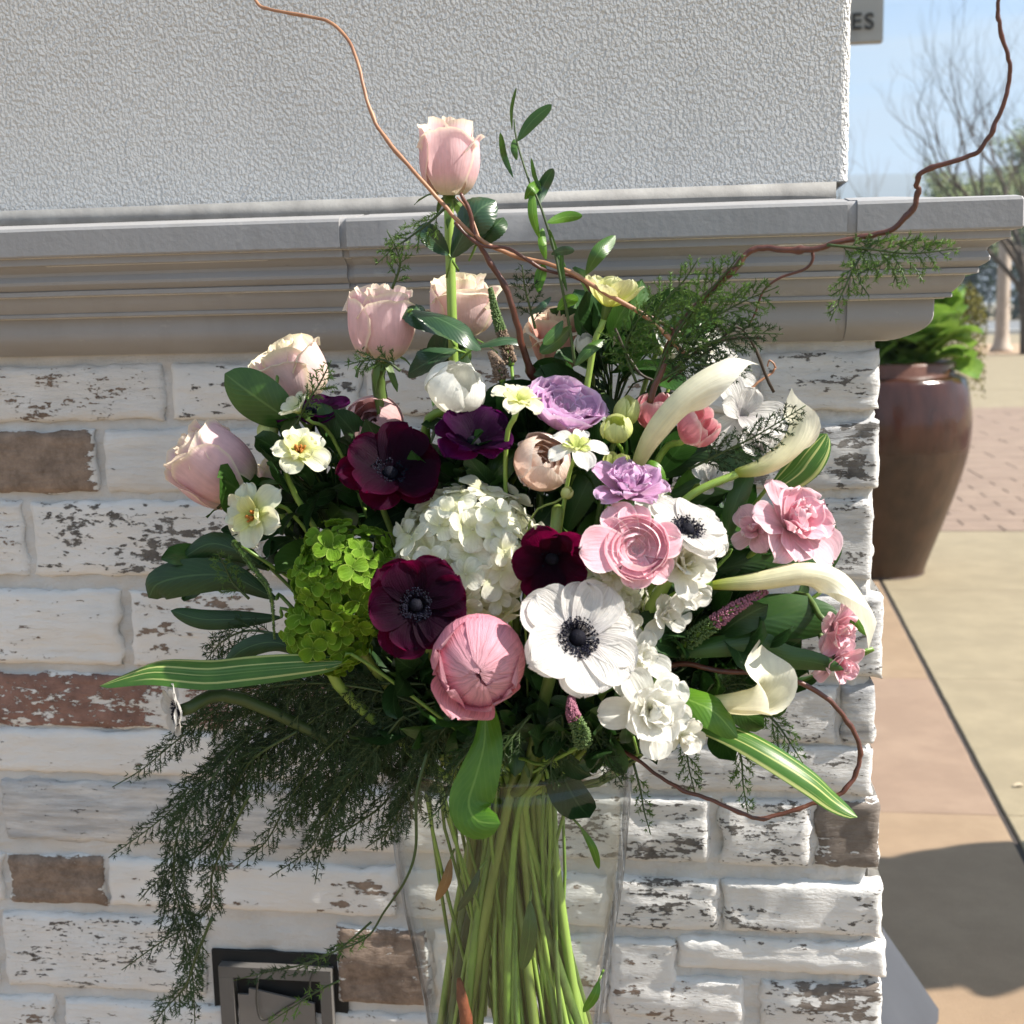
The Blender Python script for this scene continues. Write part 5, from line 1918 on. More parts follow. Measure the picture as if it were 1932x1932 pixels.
loose(1330, 1010, -.375, 84, (.4, -.7, .3), 'white bloom just right of the tilted white anemone', 'filler_bloom', 'flower', 'ivory', 10, 49, .18, group='small filler blooms')
loose(1255, 1165, -.385, 76, (.2, -.8, .1), 'ivory bloom under the creamy double tulip', 'filler_bloom', 'flower', 'ivory', 9, 50, .18, group='small filler blooms')
loose(1150, 1075, -.39, 70, (.1, -.8, .3), 'cream bloom at the lower left of the pink ranunculus', 'filler_bloom', 'flower', 'cream', 9, 51, .18, group='small filler blooms')
loose(1290, 1390, -.40, 80, (.3, -.8, -.1), 'white petals at the lower right of the large white tulip', 'filler_bloom', 'flower', 'ivory', 9, 52, .18, group='small filler blooms')

# calla lilies
calla([(1196, 890), (1232, 822), (1285, 760), (1345, 722), (1392, 716)], [-.385, -.39, -.39, -.385, -.375], 43, 'big calla lily slanting over the pink buds', 1, 1.75, (.45, .5, -.55), tail=[(1180, 930, -.38), (1130, 1080, -.34)], bell=.62)
calla([(1388, 893), (1440, 880), (1490, 845), (1518, 800), (1514, 762)], [-.34, -.34, -.335, -.33, -.325], 38, 'calla lily with upright tip beside the striped leaf', 2, 1.75, (.55, .75, .25), tail=[(1290, 945, -.345), (1180, 1080, -.33)], bell=.60)
calla([(1345, 1104), (1430, 1096), (1515, 1082), (1575, 1100), (1606, 1150), (1612, 1185)], [-.37, -.37, -.365, -.36, -.36, -.36], 38, 'calla lily bending over at the right edge of the bouquet', 3, 1.9, (-.5, -.35, -.75), tail=[(1280, 1120, -.36), (1150, 1230, -.33)], bell=.66)
calla([(1330, 1326), (1390, 1327), (1440, 1318), (1466, 1288), (1462, 1240)], [-.37, -.375, -.38, -.385, -.385], 46, 'low calla lily with a pointed tip above the striped leaf', 4, 2.2, (.62, -.75, -.2), tail=[(1270, 1310, -.36), (1130, 1370, -.33)], bell=.58)

# veronica spikes
M['vpink'] = plain('veronica_bud', (.34, .14, .20), .6, (.24, .09, .14), 400)
M['vgreen'] = plain('veronica_green_bud', (.12, .19, .06), .6, (.07, .12, .04), 400)
M['vdry'] = plain('veronica_brown_bud', (.30, .22, .16), .7, (.16, .11, .08), 400)
spike([(1290, 1215), (1340, 1180), (1390, 1145), (1445, 1115)], [-.36, -.37, -.37, -.36], 40, 'purple pink veronica spike under the curved calla lily', [('vgreen', 0, .35), ('vpink', .35, 1)], 3, 1000)
spike([(1100, 1405), (1095, 1380), (1080, 1345), (1078, 1315)], [-.41, -.42, -.42, -.41], 40, 'short pinkish green spike below the white anemone', [('vgreen', 0, .5), ('vpink', .5, 1)], 5, 1100)
spike([(965, 690), (950, 640), (935, 590), (925, 545)], [-.29, -.285, -.28, -.28], 30, 'green veronica spike right of the half hidden rose', [('vdry', 0, .4), ('vgreen', .4, 1)], 7, 1300)
spike([(948, 720), (940, 690), (925, 665)], [-.32, -.32, -.32], 34, 'brownish fuzzy spike behind the cream yellow flower', [('vdry', 0, 1)], 9, 800)
spike([(440, 1020), (480, 1075), (510, 1120), (518, 1205)], [-.36, -.375, -.38, -.37], 17, 'thin green veronica spike hanging left of the green hydrangea', [('vgreen', 0, 1)], 11, 900)

# curly willow
branch([(1300, 672), (1220, 600), (1130, 545), (1055, 505), (965, 480), (905, 452), (850, 402), (800, 345), (745, 283), (705, 225), (688, 170), (672, 105), (640, 55), (600, 35), (520, 20), (488, 8), (465, -30)], [-.33, -.335, -.34, -.335, -.33, -.335, -.335, -.335, -.33, -.325, -.32, -.31, -.30, -.295, -.29, -.285, -.28], .0018, .0012, 'long curly willow twig rising past the top rose to the upper left', 'willow_t', subs=(([(905, 452), (885, 400), (862, 372)], [-.335, -.33, -.325], .0012, .0006),))
branch([(1010, 720), (990, 670), (975, 610), (955, 545), (920, 490), (895, 440), (885, 395), (868, 365)], [-.30, -.31, -.32, -.325, -.33, -.335, -.338, -.34], .0030, .0014, 'brown willow twig curving up behind the white tulip', 'willow')
branch([(1290, 630), (1200, 585), (1125, 555), (1090, 525), (1020, 505), (960, 470), (900, 460), (858, 420)], [-.31, -.315, -.325, -.33, -.335, -.338, -.34, -.34], .0016, .0011, 'thin reddish willow twig crossing behind the yellow cup flower', 'willow')
branch([(1225, 760), (1250, 690), (1272, 630), (1330, 560), (1385, 508), (1408, 480), (1440, 468), (1490, 472), (1540, 470), (1585, 455), (1640, 445), (1685, 432), (1720, 398), (1733, 365), (1730, 345), (1745, 322), (1800, 303), (1845, 285), (1875, 240), (1895, 190), (1905, 140), (1902, 105), (1888, 55), (1882, 20), (1890, -30)], [-.33] * 4 + [-.335, -.335] + [-.335 - .003 * i for i in range(19)], .0027, .0013, 'long reddish willow branch sweeping to the upper right corner', 'willow', subs=(([(1532, 472), (1533, 490), (1518, 508), (1470, 525), (1440, 550), (1425, 590), (1412, 615)], [-.336, -.336, -.335, -.334, -.332, -.33, -.33], .0013, .0007),))
branch([(1440, 635), (1380, 640), (1330, 655), (1280, 690), (1240, 720), (1195, 690), (1160, 620)], [-.32] * 7, .0014, .0010, 'dark thin willow twig inside the upper fern', 'willow_d')
branch([(1460, 740), (1400, 620), (1340, 660), (1260, 720)], [-.30, -.31, -.31, -.31], .0011, .0009, 'dark thin twig crossing the fern behind the big calla lily', 'willow_d')
branch([(1405, 748), (1430, 722), (1458, 702), (1462, 690), (1452, 680), (1448, 692)], [-.26, -.255, -.25, -.25, -.25, -.25], .0012, .0006, 'small pale curled tendril in front of the brick edge', 'willow_t')
branch([(1260, 1255), (1300, 1253), (1360, 1266), (1440, 1270), (1500, 1284), (1560, 1318), (1600, 1362), (1622, 1410), (1618, 1450), (1590, 1495), (1545, 1512), (1500, 1528), (1440, 1544), (1400, 1535), (1340, 1508), (1290, 1492), (1240, 1462), (1190, 1425), (1150, 1410)], [-.34, -.345, -.35, -.35, -.345, -.34, -.335, -.335, -.335, -.34, -.345, -.35, -.355, -.36, -.36, -.36, -.355, -.35, -.34], .0022, .0014, 'willow twig looped back in a ring at the lower right', 'willow')

# ruscus branch
rp_ = [at(x, y, Y) for x, y, Y in ((1085, 690, -.33), (1075, 620, -.335), (1060, 540, -.34), (1045, 470, -.34), (1020, 390, -.34), (998, 340, -.338), (980, 285, -.335), (972, 250, -.333), (970, 225, -.332))]
rt = thing('ruscus_branch', 'slender ruscus stem with pointed green leaves rising right of the top rose', 'greenery', Matrix.Translation(rp_[0]))
inv = rt.matrix_world.inverted()
mb = MB()
mb.tube([inv @ p for p in smooth_path(rp_, 6)], lambda t: .0014 - .0008 * t, 6)
part('stem', mb.mesh('stem'), M['stem_d'], rt)
for i, (x0, y0, x1, y1, wd, mt) in enumerate(((976, 266, 1041, 197, 36, 'leaf_m'), (966, 246, 974, 165, 9, 'leaf_m'), (968, 335, 944, 250, 17, 'leaf_m'), (975, 302, 970, 262, 18, 'leaf_m'), (990, 376, 1022, 342, 30, 'leaf_b'), (1015, 388, 1044, 318, 32, 'leaf_r'), (1022, 362, 1002, 298, 12, 'leaf_m'), (1018, 450, 1004, 360, 24, 'leaf_b'), (1032, 420, 1099, 407, 28, 'leaf_b'), (1030, 490, 1024, 430, 22, 'leaf_b'), (1040, 480, 1084, 473, 24, 'leaf_r'), (1068, 505, 1036, 432, 14, 'leaf_m'), (1070, 550, 1060, 470, 13, 'leaf_m'), (1106, 517, 1161, 444, 40, 'leaf_m'), (1016, 552, 1026, 498, 32, 'leaf_b'), (1052, 585, 1090, 560, 34, 'leaf_b'), (1062, 605, 1025, 650, 30, 'leaf_m'), (1078, 615, 1018, 665, 40, 'leaf_m'), (1085, 690, 1140, 640, 30, 'leaf_m'), (1040, 560, 1000, 590, 20, 'leaf_r'))):
    Y0 = -.338
    leaf([(x0, y0), ((x0 + x1) / 2 + (y1 - y0) * .06, (y0 + y1) / 2 - (x1 - x0) * .06), (x1, y1)], [Y0, Y0 - .008 * math.sin(i * 2.1), Y0 - .012 * math.sin(i * 1.3)], wd, '', mt, parent=rt, cup=.22, tipk=1.9, basek=.62, nrm=(.25 * math.sin(i * 3), -1, .4 * math.cos(i)), m_=5, sd=i)
for o in list(rt.children):
    if o.name.startswith('blade'):
        o.name = 'leaf'

# leaves with their own stalks
LV = [
    ([(852, 485), (880, 430), (905, 395), (935, 378)], [-.315, -.325, -.325, -.315], 96, 'large dark rose leaf just under the top rose', 'leaf_r', dict(cup=.3, sd=1, serr=.05)),
    ([(846, 480), (825, 460), (805, 440), (790, 428)], [-.31, -.32, -.325, -.32], 52, 'small glossy rose leaf left of the top rose stem', 'leaf_r', dict(cup=-.3, sd=2, serr=.06)),
    ([(898, 462), (918, 442), (936, 424), (950, 410)], [-.31, -.32, -.322, -.31], 56, 'small dark rose leaf right of the top rose stem', 'leaf_d', dict(cup=.3, sd=3, serr=.06)),
    ([(778, 585), (830, 602), (875, 628), (908, 660)], [-.33, -.345, -.35, -.345], 74, 'glossy green rose leaf in the middle above the white tulip', 'leaf_r', dict(cup=.2, sd=4, nrm=(.1, -.6, 1), serr=.05)),
    ([(850, 640), (812, 612), (785, 590), (762, 572)], [-.30, -.32, -.325, -.32], 72, 'dark rose leaf beside the pink rose with ruffled rim', 'leaf_r', dict(cup=.25, sd=5, nrm=(0, -.7, 1), serr=.05)),
    ([(860, 660), (825, 672), (795, 690), (770, 705)], [-.31, -.325, -.33, -.325], 84, 'broad dark rose leaf above the dusty pink bloom', 'leaf_r', dict(cup=-.2, sd=6, nrm=(-.2, -.8, .8), serr=.05)),
    ([(895, 655), (930, 645), (960, 640), (990, 648)], [-.31, -.31, -.305, -.30], 40, 'narrow dark rose leaf in front of the green spike', 'leaf_r', dict(cup=.2, sd=7, nrm=(0, -.6, 1))),
    ([(900, 720), (860, 690), (840, 660), (850, 620)], [-.27, -.275, -.28, -.28], 100, 'dark rose leaf deep behind the white tulip', 'leaf_d', dict(cup=.2, sd=8)),
    ([(560, 800), (520, 775), (470, 740), (424, 705)], [-.30, -.31, -.315, -.31], 118, 'broad green leaf with a pointed tip in front of the blush rose', 'leaf_m', dict(cup=.22, sd=9, nrm=(.2, -1, -.1))),
    ([(505, 1075), (450, 1040), (395, 1026), (340, 1056)], [-.31, -.32, -.32, -.315], 62, 'dark curved leaf at the far left, uppermost of three', 'leaf_d', dict(cup=.4, sd=10)),
    ([(520, 1130), (440, 1090), (370, 1085), (300, 1100), (280, 1128)], [-.32, -.33, -.335, -.33, -.325], 86, 'broad dark leaf at the far left, middle of three', 'leaf_d', dict(cup=.3, sd=11, tipk=2.6)),
    ([(530, 1165), (450, 1168), (380, 1168), (322, 1152)], [-.32, -.33, -.335, -.33], 50, 'narrow dark leaf at the far left, lowest of three', 'leaf_d', dict(cup=.3, sd=12)),
    ([(650, 1250), (560, 1255), (470, 1262), (390, 1268), (300, 1262), (250, 1272), (188, 1294)], [-.40, -.405, -.405, -.40, -.395, -.39, -.385], 74, 'long striped green leaf pointing far to the left', 'leaf_v', dict(cup=.3, sd=13, twist=-.9, tw0=.1, tipk=2.6, basek=.4, nrm=(0, -.95, .5))),
    ([(580, 1240), (520, 1212), (460, 1225), (420, 1260)], [-.36, -.365, -.36, -.355], 50, 'dark green leaf above the long striped leaf', 'leaf_d', dict(cup=.3, sd=14)),
    ([(915, 1320), (914, 1400), (898, 1465), (884, 1515), (900, 1548), (944, 1554)], [-.42, -.445, -.455, -.46, -.468, -.472], 92, 'green tulip leaf hanging over the vase rim and curling at its tip', 'leaf_b', dict(cup=.35, sd=15, tipk=2.6, basek=.4, twist=.7, tw0=-.5)),
    ([(1240, 1232), (1340, 1222), (1430, 1215), (1480, 1240), (1540, 1250), (1592, 1264)], [-.35, -.36, -.36, -.355, -.35, -.345], 54, 'long green leaf on the right above the low calla lily', 'leaf_c', dict(cup=.35, sd=16, basek=.4, twist=-.5)),
    ([(1260, 1205), (1360, 1185), (1470, 1165), (1590, 1165)], [-.31, -.315, -.315, -.31], 92, 'wide dark leaf on the right behind the purple pink spike', 'leaf_c', dict(cup=.25, sd=17, basek=.4, tipk=4)),
    ([(1235, 1290), (1300, 1320), (1350, 1345), (1392, 1392)], [-.37, -.385, -.39, -.385], 84, 'bright green leaf under the low calla lily', 'leaf_b', dict(cup=.3, sd=18, nrm=(.3, -.8, .7), basek=.45)),
    ([(1300, 1362), (1380, 1385), (1450, 1420), (1530, 1472), (1575, 1510), (1618, 1542)], [-.36, -.365, -.37, -.37, -.365, -.365], 66, 'long striped leaf pointing to the lower right', 'leaf_v', dict(cup=.35, sd=19, basek=.4, tipk=2.2, nrm=(.2, -.8, .7), twist=.3)),
    ([(1455, 925), (1500, 890), (1530, 855), (1560, 818)], [-.315, -.32, -.32, -.315], 84, 'striped pointed leaf behind the pink ruffled ranunculus', 'leaf_v', dict(cup=.35, sd=20, basek=.5, nrm=(-.3, -.9, .3))),
    ([(1265, 935), (1320, 910), (1370, 890), (1430, 880)], [-.29, -.295, -.295, -.29], 96, 'dark leaf under the upper calla lilies', 'leaf_c', dict(cup=.2, sd=21)),
    ([(1250, 900), (1290, 870), (1340, 850), (1390, 862)], [-.28, -.285, -.285, -.28], 80, 'dark leaf behind the bright pink bud', 'leaf_d', dict(cup=.2, sd=22)),
    ([(1360, 1040), (1378, 980), (1395, 930), (1420, 880)], [-.32, -.325, -.325, -.32], 52, 'upright green leaf left of the pink ruffled ranunculus', 'leaf_c', dict(cup=.25, sd=23)),
    ([(1340, 1080), (1420, 1060), (1490, 1052), (1575, 1075)], [-.30, -.305, -.305, -.30], 82, 'dark leaf under the pink ruffled ranunculus', 'leaf_c', dict(cup=.2, sd=24, basek=.4)),
    ([(1545, 1100), (1572, 1040), (1560, 1000), (1545, 975)], [-.29, -.29, -.29, -.29], 50, 'dark leaf end right of the pink ruffled ranunculus', 'leaf_c', dict(cup=.2, sd=25)),
    ([(1065, 1010), (1090, 950), (1115, 900), (1150, 850)], [-.31, -.315, -.315, -.31], 70, 'dark upright leaf behind the frilled lavender bloom', 'leaf_c', dict(cup=.2, sd=26)),
    ([(935, 960), (925, 915), (945, 880), (985, 848)], [-.34, -.35, -.355, -.35], 66, 'lit green leaf between the dark purple anemone and the peach ranunculus', 'leaf_m', dict(cup=.25, sd=27)),
    ([(1195, 895), (1225, 880), (1240, 905), (1228, 940)], [-.375, -.385, -.385, -.38], 44, 'small bright leaf clasping the foot of the big calla lily', 'leaf_b', dict(cup=.4, sd=28)),
    ([(1600, 1195), (1612, 1170), (1625, 1185), (1640, 1200)], [-.335, -.335, -.335, -.335], 20, 'small green sepal leaf beyond the drooping ranunculus', 'leaf_b', dict(cup=.2, sd=29)),
    ([(1590, 1240), (1560, 1242), (1530, 1250), (1490, 1262)], [-.33, -.335, -.335, -.33], 34, 'green leaf just under the drooping ranunculus', 'leaf_m', dict(cup=.2, sd=30)),
    ([(1195, 1390), (1180, 1350), (1168, 1320), (1172, 1285)], [-.40, -.41, -.41, -.40], 26, 'narrow green leaf between the anemone and the white tulip', 'leaf_m', dict(cup=.2, sd=31)),
]
for pts, Ys, wd, lab, mt, kw in LV:
    if kw['sd'] <= 8 or kw['sd'] in (28, 29, 31):
        kw['tail'] = 'short'
    leaf(pts, Ys, wd, lab, mt, **kw)

# mixed greenery filling the inside
rnG = random.Random(41)
for gi, (cx, cy, sx, sy, Yc, nb, lab) in enumerate((
        (800, 940, 120, 90, -.29, 26, 'dark filler foliage behind the burgundy anemone'),
        (1000, 930, 90, 80, -.29, 22, 'dark filler foliage behind the peach ranunculus'),
        (1230, 1000, 110, 110, -.28, 26, 'dark filler foliage behind the tilted white anemone'),
        (1270, 1200, 130, 90, -.29, 30, 'dark filler foliage under the creamy double tulip'),
        (1050, 1345, 130, 45, -.33, 30, 'dark filler foliage at the vase mouth under the white anemone'),
        (830, 1320, 130, 55, -.31, 26, 'dark filler foliage at the vase mouth below the peony'),
        (560, 1010, 90, 110, -.28, 22, 'dark filler foliage behind the left yellow flowers'),
        (1150, 700, 90, 60, -.27, 22, 'dark filler foliage under the yellow cup flower'),
        (1330, 1290, 100, 60, -.30, 18, 'dark filler foliage behind the low calla lily'),
        (960, 1375, 130, 32, -.37, 34, 'dark foliage covering the vase mouth below the peony'),
        (1120, 1380, 90, 32, -.365, 26, 'dark foliage covering the vase mouth below the veronica spike'),
        (830, 1350, 60, 40, -.35, 18, 'dark foliage over the left shoulder of the vase'),
        (760, 1270, 90, 40, -.35, 22, 'dark foliage under the burgundy anemone and green hydrangea'),
        (1290, 1180, 90, 50, -.345, 24, 'dark foliage round the purple pink spike'),
        (1350, 1010, 45, 35, -.285, 14, 'dark foliage between the tilted anemone and the ruffled pink bloom'),
        (610, 930, 70, 70, -.31, 20, 'dark foliage between the yellow flowers and the burgundy anemone'),
        (900, 900, 90, 40, -.335, 20, 'dark foliage under the dark purple anemone'),
        (1000, 820, 50, 30, -.305, 14, 'dark foliage behind the cream yellow flower'))):
    c = at(cx, cy, Yc)
    t = thing('greenery_sprig', lab, 'greenery', Matrix.Translation(c), 'filler foliage')
    k = mpp(c)
    vm = [gmesh(leaf_grid(.062, .026 + .004 * q, .2, -.5, .25, .5 * (q - 1), 8, 4, 2.0, .6, .004, q), 'leaf') for q in range(4)]
    st = MB()
    for i in range(int(nb * 1.7)):
        p = Vector((rnG.gauss(0, .55) * sx * k, rnG.uniform(-.012, .045), rnG.gauss(0, .55) * sy * k))
        o = part('leaf', vm[i % 4], None, t)
        if not vm[i % 4].materials:
            vm[i % 4].materials.append(M[('leaf_d', 'leaf_c', 'leaf_d', 'leaf_d' if gi >= 9 else 'leaf_m')[i % 4]])
        s_ = rnG.uniform(.6, 1.3) * (.62 if gi >= 9 else 1)
        d = (p + Vector((0, -.03, .02)) + Vector((rnG.uniform(-.04, .04), rnG.uniform(-.03, .01), rnG.uniform(-.04, .04)))).normalized()
        fr_ = frame(p, d, rnG.uniform(0, 6)) @ Matrix.Rotation(R(-90), 4, 'Y')
        o.matrix_local = fr_ @ Matrix.Scale(s_, 4)
        st.tube([Vector((0, .02, -.04)), p * .5 + Vector((0, .02, -.01)), p], .0009, 4, cap=False)
    st.tube([Vector((0, .02, -.04)), Vector((VX - c.x, VY - c.y, vz(1440) - c.z)), Vector((VX - c.x + .02 * math.cos(gi), VY - c.y + .02 * math.sin(gi), VB + .05 - c.z))], .0014, 5)
    part('stem', st.mesh('stem'), M['stem_d'], t)

# anemone collar leaves under the yellow cup flower: feathery
# ferns: the cascade at the lower left
FR = [
    ([(820, 1340), (700, 1300), (560, 1290), (440, 1320), (330, 1400), (270, 1450), (212, 1485)], 92, 'fern', 'fern spray with the leftmost tip of the cascade'),
    ([(780, 1350), (620, 1340), (500, 1380), (400, 1450), (310, 1540), (205, 1618)], 100, 'fern', 'fern spray with the second tip down the left of the cascade'),
    ([(600, 1340), (470, 1390), (400, 1470), (340, 1560), (328, 1650), (345, 1740), (362, 1830), (368, 1935)], 104, 'fern', 'longest fern spray hanging down to the bottom edge'),
    ([(700, 1340), (600, 1430), (540, 1520), (500, 1590), (440, 1640)], 80, 'fern', 'fern spray in the middle of the cascade'),
    ([(760, 1350), (680, 1450), (620, 1530), (585, 1600), (508, 1655)], 70, 'fern', 'fern spray right of the cascade middle'),
    ([(820, 1370), (780, 1440), (720, 1520), (640, 1575), (608, 1600), (594, 1668)], 62, 'fern', 'curved fern spray with a hooked tip in the cascade'),
    ([(700, 1310), (600, 1330), (520, 1400), (440, 1500), (395, 1600)], 100, 'fern', 'dense fern spray over the left bricks'),
    ([(760, 1320), (640, 1330), (560, 1380), (470, 1420), (400, 1430)], 100, 'fern', 'dense fern spray under the striped leaf'),
    ([(820, 1330), (720, 1380), (660, 1460), (620, 1540), (610, 1600)], 88, 'fern', 'dense fern spray at the right of the cascade'),
    ([(640, 1300), (540, 1310), (460, 1350), (380, 1360), (310, 1390)], 80, 'fern', 'fern spray just under the white edge on anemone'),
    ([(840, 1340), (760, 1400), (700, 1440), (640, 1480), (560, 1540)], 96, 'fern', 'fern spray in the dark heart of the cascade'),
    ([(850, 1360), (800, 1430), (770, 1500), (740, 1560), (690, 1600)], 70, 'fern', 'fern spray next to the vase shoulder'),
    ([(540, 1200), (470, 1190), (420, 1210), (385, 1250)], 60, 'fern', 'short fern spray above the long striped leaf'),
    ([(560, 1380), (470, 1440), (420, 1540), (390, 1600), (300, 1660), (262, 1700)], 70, 'fern', 'loose fern spray at the lower left of the cascade'),
    ([(880, 1320), (800, 1330), (740, 1370), (690, 1400), (620, 1400)], 110, 'fern', 'dense fern spray below the peony'),
    ([(470, 1500), (430, 1580), (400, 1650), (390, 1720), (300, 1780), (230, 1830)], 50, 'fern', 'thin fern spray low on the left bricks'),
    ([(880, 1330), (820, 1400), (790, 1480), (745, 1540), (720, 1600)], 90, 'fern', 'dense dark fern spray close beside the vase mouth'),
    ([(860, 1310), (760, 1320), (650, 1350), (560, 1430), (500, 1500)], 120, 'fern', 'dense dark fern spray across the cascade'),
    ([(840, 1320), (740, 1350), (660, 1420), (580, 1500), (540, 1560)], 120, 'fern', 'dense dark fern spray low in the cascade'),
    ([(800, 1290), (680, 1290), (570, 1300), (480, 1330), (420, 1380)], 110, 'fern', 'dense dark fern spray along the top of the cascade'),
    ([(930, 1340), (900, 1400), (860, 1450), (840, 1510), (800, 1560)], 80, 'fern', 'dark fern spray hanging over the left of the vase mouth'),
    ([(1000, 1350), (960, 1400), (930, 1440), (925, 1480)], 70, 'fern', 'short dark fern spray over the middle of the vase mouth'),
    ([(1060, 1350), (1060, 1400), (1040, 1440), (1045, 1490)], 64, 'fern', 'short dark fern spray under the veronica spike'),
    ([(1110, 1360), (1130, 1400), (1150, 1440), (1175, 1480)], 60, 'fern', 'short dark fern spray over the right of the vase mouth'),
    ([(400, 1730), (372, 1800), (350, 1860), (310, 1905), (290, 1935)], 60, 'fern', 'fern tip at the bottom edge left of the wall box'),
]
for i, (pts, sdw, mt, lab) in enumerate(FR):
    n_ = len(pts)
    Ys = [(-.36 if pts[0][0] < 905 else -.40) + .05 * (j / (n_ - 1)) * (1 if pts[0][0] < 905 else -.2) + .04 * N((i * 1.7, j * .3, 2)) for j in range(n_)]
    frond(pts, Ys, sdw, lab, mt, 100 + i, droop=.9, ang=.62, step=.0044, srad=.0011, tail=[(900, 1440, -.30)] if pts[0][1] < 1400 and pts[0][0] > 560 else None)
# long bare stem with feathery end in front of the vase edge
frond([(806, 1420), (786, 1500), (784, 1600), (765, 1660), (725, 1720), (690, 1770), (620, 1800), (560, 1830)], [-.40, -.41, -.41, -.41, -.40, -.40, -.395, -.39], 44, 'wiry fern stem crossing in front of the vase left edge', 'fern_l', 150, start=.68, ang=.45, droop=.3, srad=.0012)
frond([(700, 1740), (640, 1790), (570, 1820), (500, 1835), (440, 1850)], [-.39, -.385, -.38, -.375, -.37], 44, 'wispy fern spray trailing over the top of the wall box', 'fern', 152, ang=.5, start=.2, droop=.7)
frond([(640, 1850), (600, 1870), (560, 1895), (500, 1935)], [-.385, -.385, -.385, -.38], 28, 'bright fern tip near the bottom edge in front of the wall box', 'fern_l', 151, ang=.5, start=.1)
# upper right
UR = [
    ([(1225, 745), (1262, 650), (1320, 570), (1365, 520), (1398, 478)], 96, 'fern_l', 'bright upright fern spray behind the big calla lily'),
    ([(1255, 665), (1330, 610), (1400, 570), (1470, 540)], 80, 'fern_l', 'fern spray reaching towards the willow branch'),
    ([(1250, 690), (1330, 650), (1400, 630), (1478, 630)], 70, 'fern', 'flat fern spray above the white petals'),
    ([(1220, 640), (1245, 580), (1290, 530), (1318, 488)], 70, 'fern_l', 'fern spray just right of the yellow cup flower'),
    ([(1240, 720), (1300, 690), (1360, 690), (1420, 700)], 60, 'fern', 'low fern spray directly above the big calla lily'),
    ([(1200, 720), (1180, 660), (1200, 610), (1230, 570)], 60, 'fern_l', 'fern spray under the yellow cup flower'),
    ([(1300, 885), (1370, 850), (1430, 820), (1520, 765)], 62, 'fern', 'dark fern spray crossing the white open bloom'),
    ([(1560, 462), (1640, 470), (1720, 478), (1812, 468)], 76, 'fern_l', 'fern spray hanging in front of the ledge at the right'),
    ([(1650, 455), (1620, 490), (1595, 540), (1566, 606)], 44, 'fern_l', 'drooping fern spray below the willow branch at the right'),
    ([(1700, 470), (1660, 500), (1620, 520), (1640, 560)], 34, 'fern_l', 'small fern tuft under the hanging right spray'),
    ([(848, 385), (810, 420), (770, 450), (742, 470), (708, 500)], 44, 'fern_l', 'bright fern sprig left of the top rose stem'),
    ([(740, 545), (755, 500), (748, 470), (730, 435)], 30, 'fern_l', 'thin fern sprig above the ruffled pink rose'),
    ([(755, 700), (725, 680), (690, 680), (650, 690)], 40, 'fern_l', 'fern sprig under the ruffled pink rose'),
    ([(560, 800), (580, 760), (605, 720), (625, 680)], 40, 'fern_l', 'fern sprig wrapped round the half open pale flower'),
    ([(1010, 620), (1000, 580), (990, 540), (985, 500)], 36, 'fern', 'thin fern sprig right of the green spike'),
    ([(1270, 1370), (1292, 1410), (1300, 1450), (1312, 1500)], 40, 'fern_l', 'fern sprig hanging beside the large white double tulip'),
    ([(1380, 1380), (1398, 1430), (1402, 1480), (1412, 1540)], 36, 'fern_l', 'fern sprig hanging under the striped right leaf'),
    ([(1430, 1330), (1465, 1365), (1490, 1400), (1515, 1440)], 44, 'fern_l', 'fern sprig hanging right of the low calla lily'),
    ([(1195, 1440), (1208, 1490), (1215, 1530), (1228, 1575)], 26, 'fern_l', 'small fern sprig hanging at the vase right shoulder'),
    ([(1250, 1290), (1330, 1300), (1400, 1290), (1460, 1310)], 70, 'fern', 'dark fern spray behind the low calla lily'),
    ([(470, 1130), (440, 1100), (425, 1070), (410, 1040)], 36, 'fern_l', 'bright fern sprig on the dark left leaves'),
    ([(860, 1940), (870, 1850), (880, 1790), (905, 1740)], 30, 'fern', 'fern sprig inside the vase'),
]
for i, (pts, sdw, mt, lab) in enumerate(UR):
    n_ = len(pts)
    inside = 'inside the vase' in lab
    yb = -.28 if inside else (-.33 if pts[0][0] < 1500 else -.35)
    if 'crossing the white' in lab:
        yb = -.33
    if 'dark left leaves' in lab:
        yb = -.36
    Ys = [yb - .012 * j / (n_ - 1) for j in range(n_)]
    frond(pts, Ys, sdw, lab, mt, 300 + i, droop=.5, ang=.68, step=.0040, srad=.0010, nl=.0052 if mt == 'fern_l' else .0048, dens=1.25)

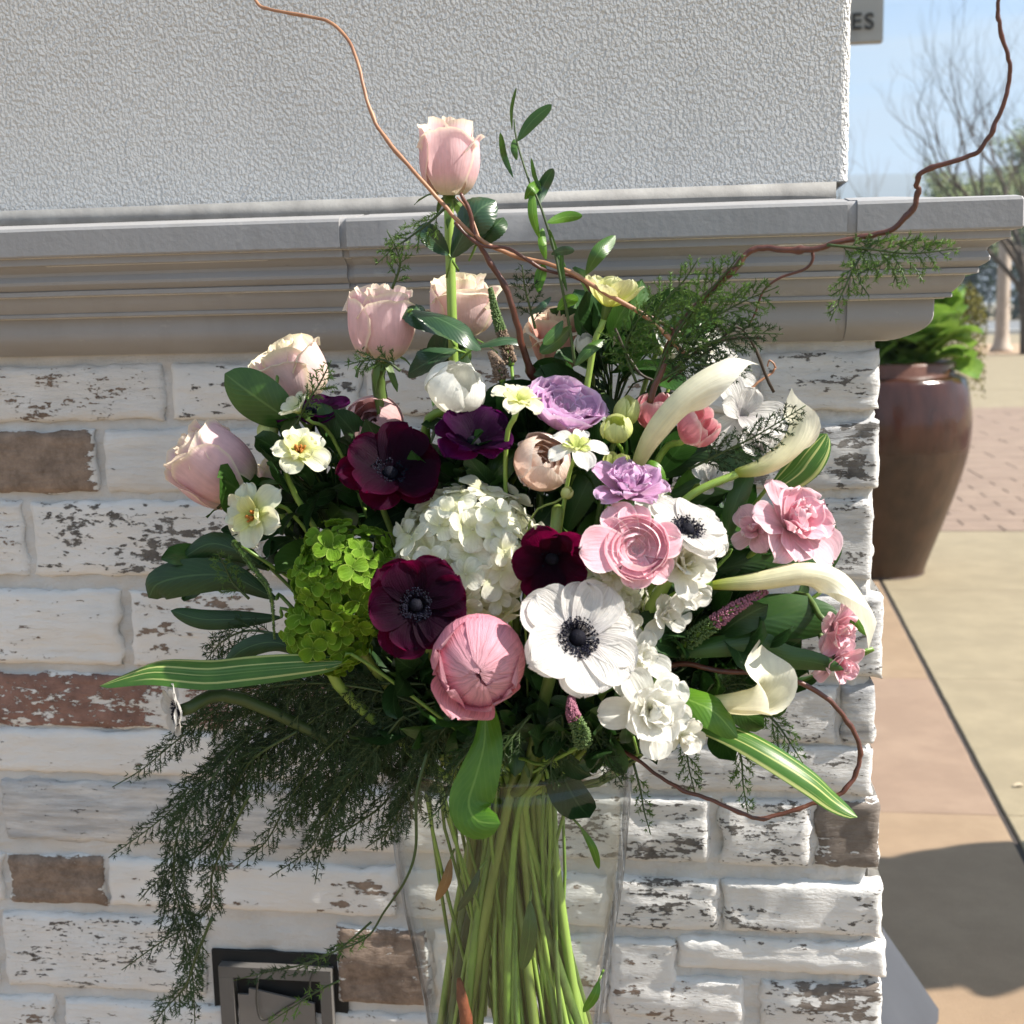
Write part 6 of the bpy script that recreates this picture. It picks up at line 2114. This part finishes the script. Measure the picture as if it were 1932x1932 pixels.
# small leaves left on the stems in the water
for i, (x0, y0, x1, y1, wd, lab, mt) in enumerate(((905, 1640, 862, 1720, 22, 'narrow dark leaf clinging to the stems left in the vase', 'leaf_d'), (1095, 1560, 1130, 1640, 20, 'green leaf stub on a stem right in the vase', 'leaf_b'), (1000, 1700, 985, 1830, 40, 'long pale leaf among the stems in the middle of the vase', 'leaf_m'), (850, 1620, 822, 1700, 26, 'brownish leaf at the left side of the vase water', 'leaf_o'), (1130, 1850, 1100, 1910, 24, 'yellow green leaf low on the right in the vase', 'leaf_b'))):
    Y0 = -.35 if i != 3 else -.31
    leaf([(x0, y0), ((x0 + x1) / 2 + 6, (y0 + y1) / 2), (x1, y1)], [Y0, Y0 - .006, Y0], wd, lab, mt, tail='short', sd=60 + i)

# extra cut stems inside the vase
for i in range(12):
    a = i * 2.39
    rm = .006 + .034 * SPR.random()
    x0, y0 = VX + rm * math.cos(a), VY + rm * math.sin(a)
    a9 = a + SPR.uniform(-1.3, 1.3)
    rf = .046 + .026 * SPR.random()
    x1, y1 = VX + rf * math.cos(a9), VY + rf * math.sin(a9)
    t = thing('cut_stem', 'thick green cut stem standing in the vase water', 'stem', Matrix.Translation((x1, y1, vz(1965))), 'cut stems in the vase')
    inv = t.matrix_world.inverted()
    mb = MB()
    mb.tube([inv @ Vector(p) for p in smooth_path([(x1, y1, vz(1965)), ((x0 + x1) / 2 + .004 * math.sin(i * 3), (y0 + y1) / 2, (vz(1965) + vz(1500)) / 2), (x0, y0, vz(1500)), (x0 + (x0 - x1) * .3, y0 + (y0 - y1) * .3, vz(1400))], 6)], .0026 + .0044 * SPR.random() ** 1.4, 8)
    part('stem', mb.mesh('stem'), M[('stem', 'stem_l', 'stem_o', 'stem_d2', 'stem_l')[i % 5]], t)
t = thing('carrot_stick', 'orange brown stick standing among the stems in the vase', 'stick', Matrix.Translation(at(868, 1925, -.34)))
inv = t.matrix_world.inverted()
mb = MB()
mb.tube([inv @ p for p in smooth_path([at(872, 1990, -.34), at(880, 1930, -.34), at(872, 1885, -.34), at(866, 1845, -.335)], 4)], [.0050, .0052, .0056, .0058, .0055, .0056, .0050, .0048, .0050, .0042, .0036, .0030, .0016], 8)
t.name = 'bark_stick'
part('stick', mb.mesh('stick'), plain('orange_bark', (.26, .075, .03), .7, (.13, .035, .018), 60, bd=.002, bs=120), t)
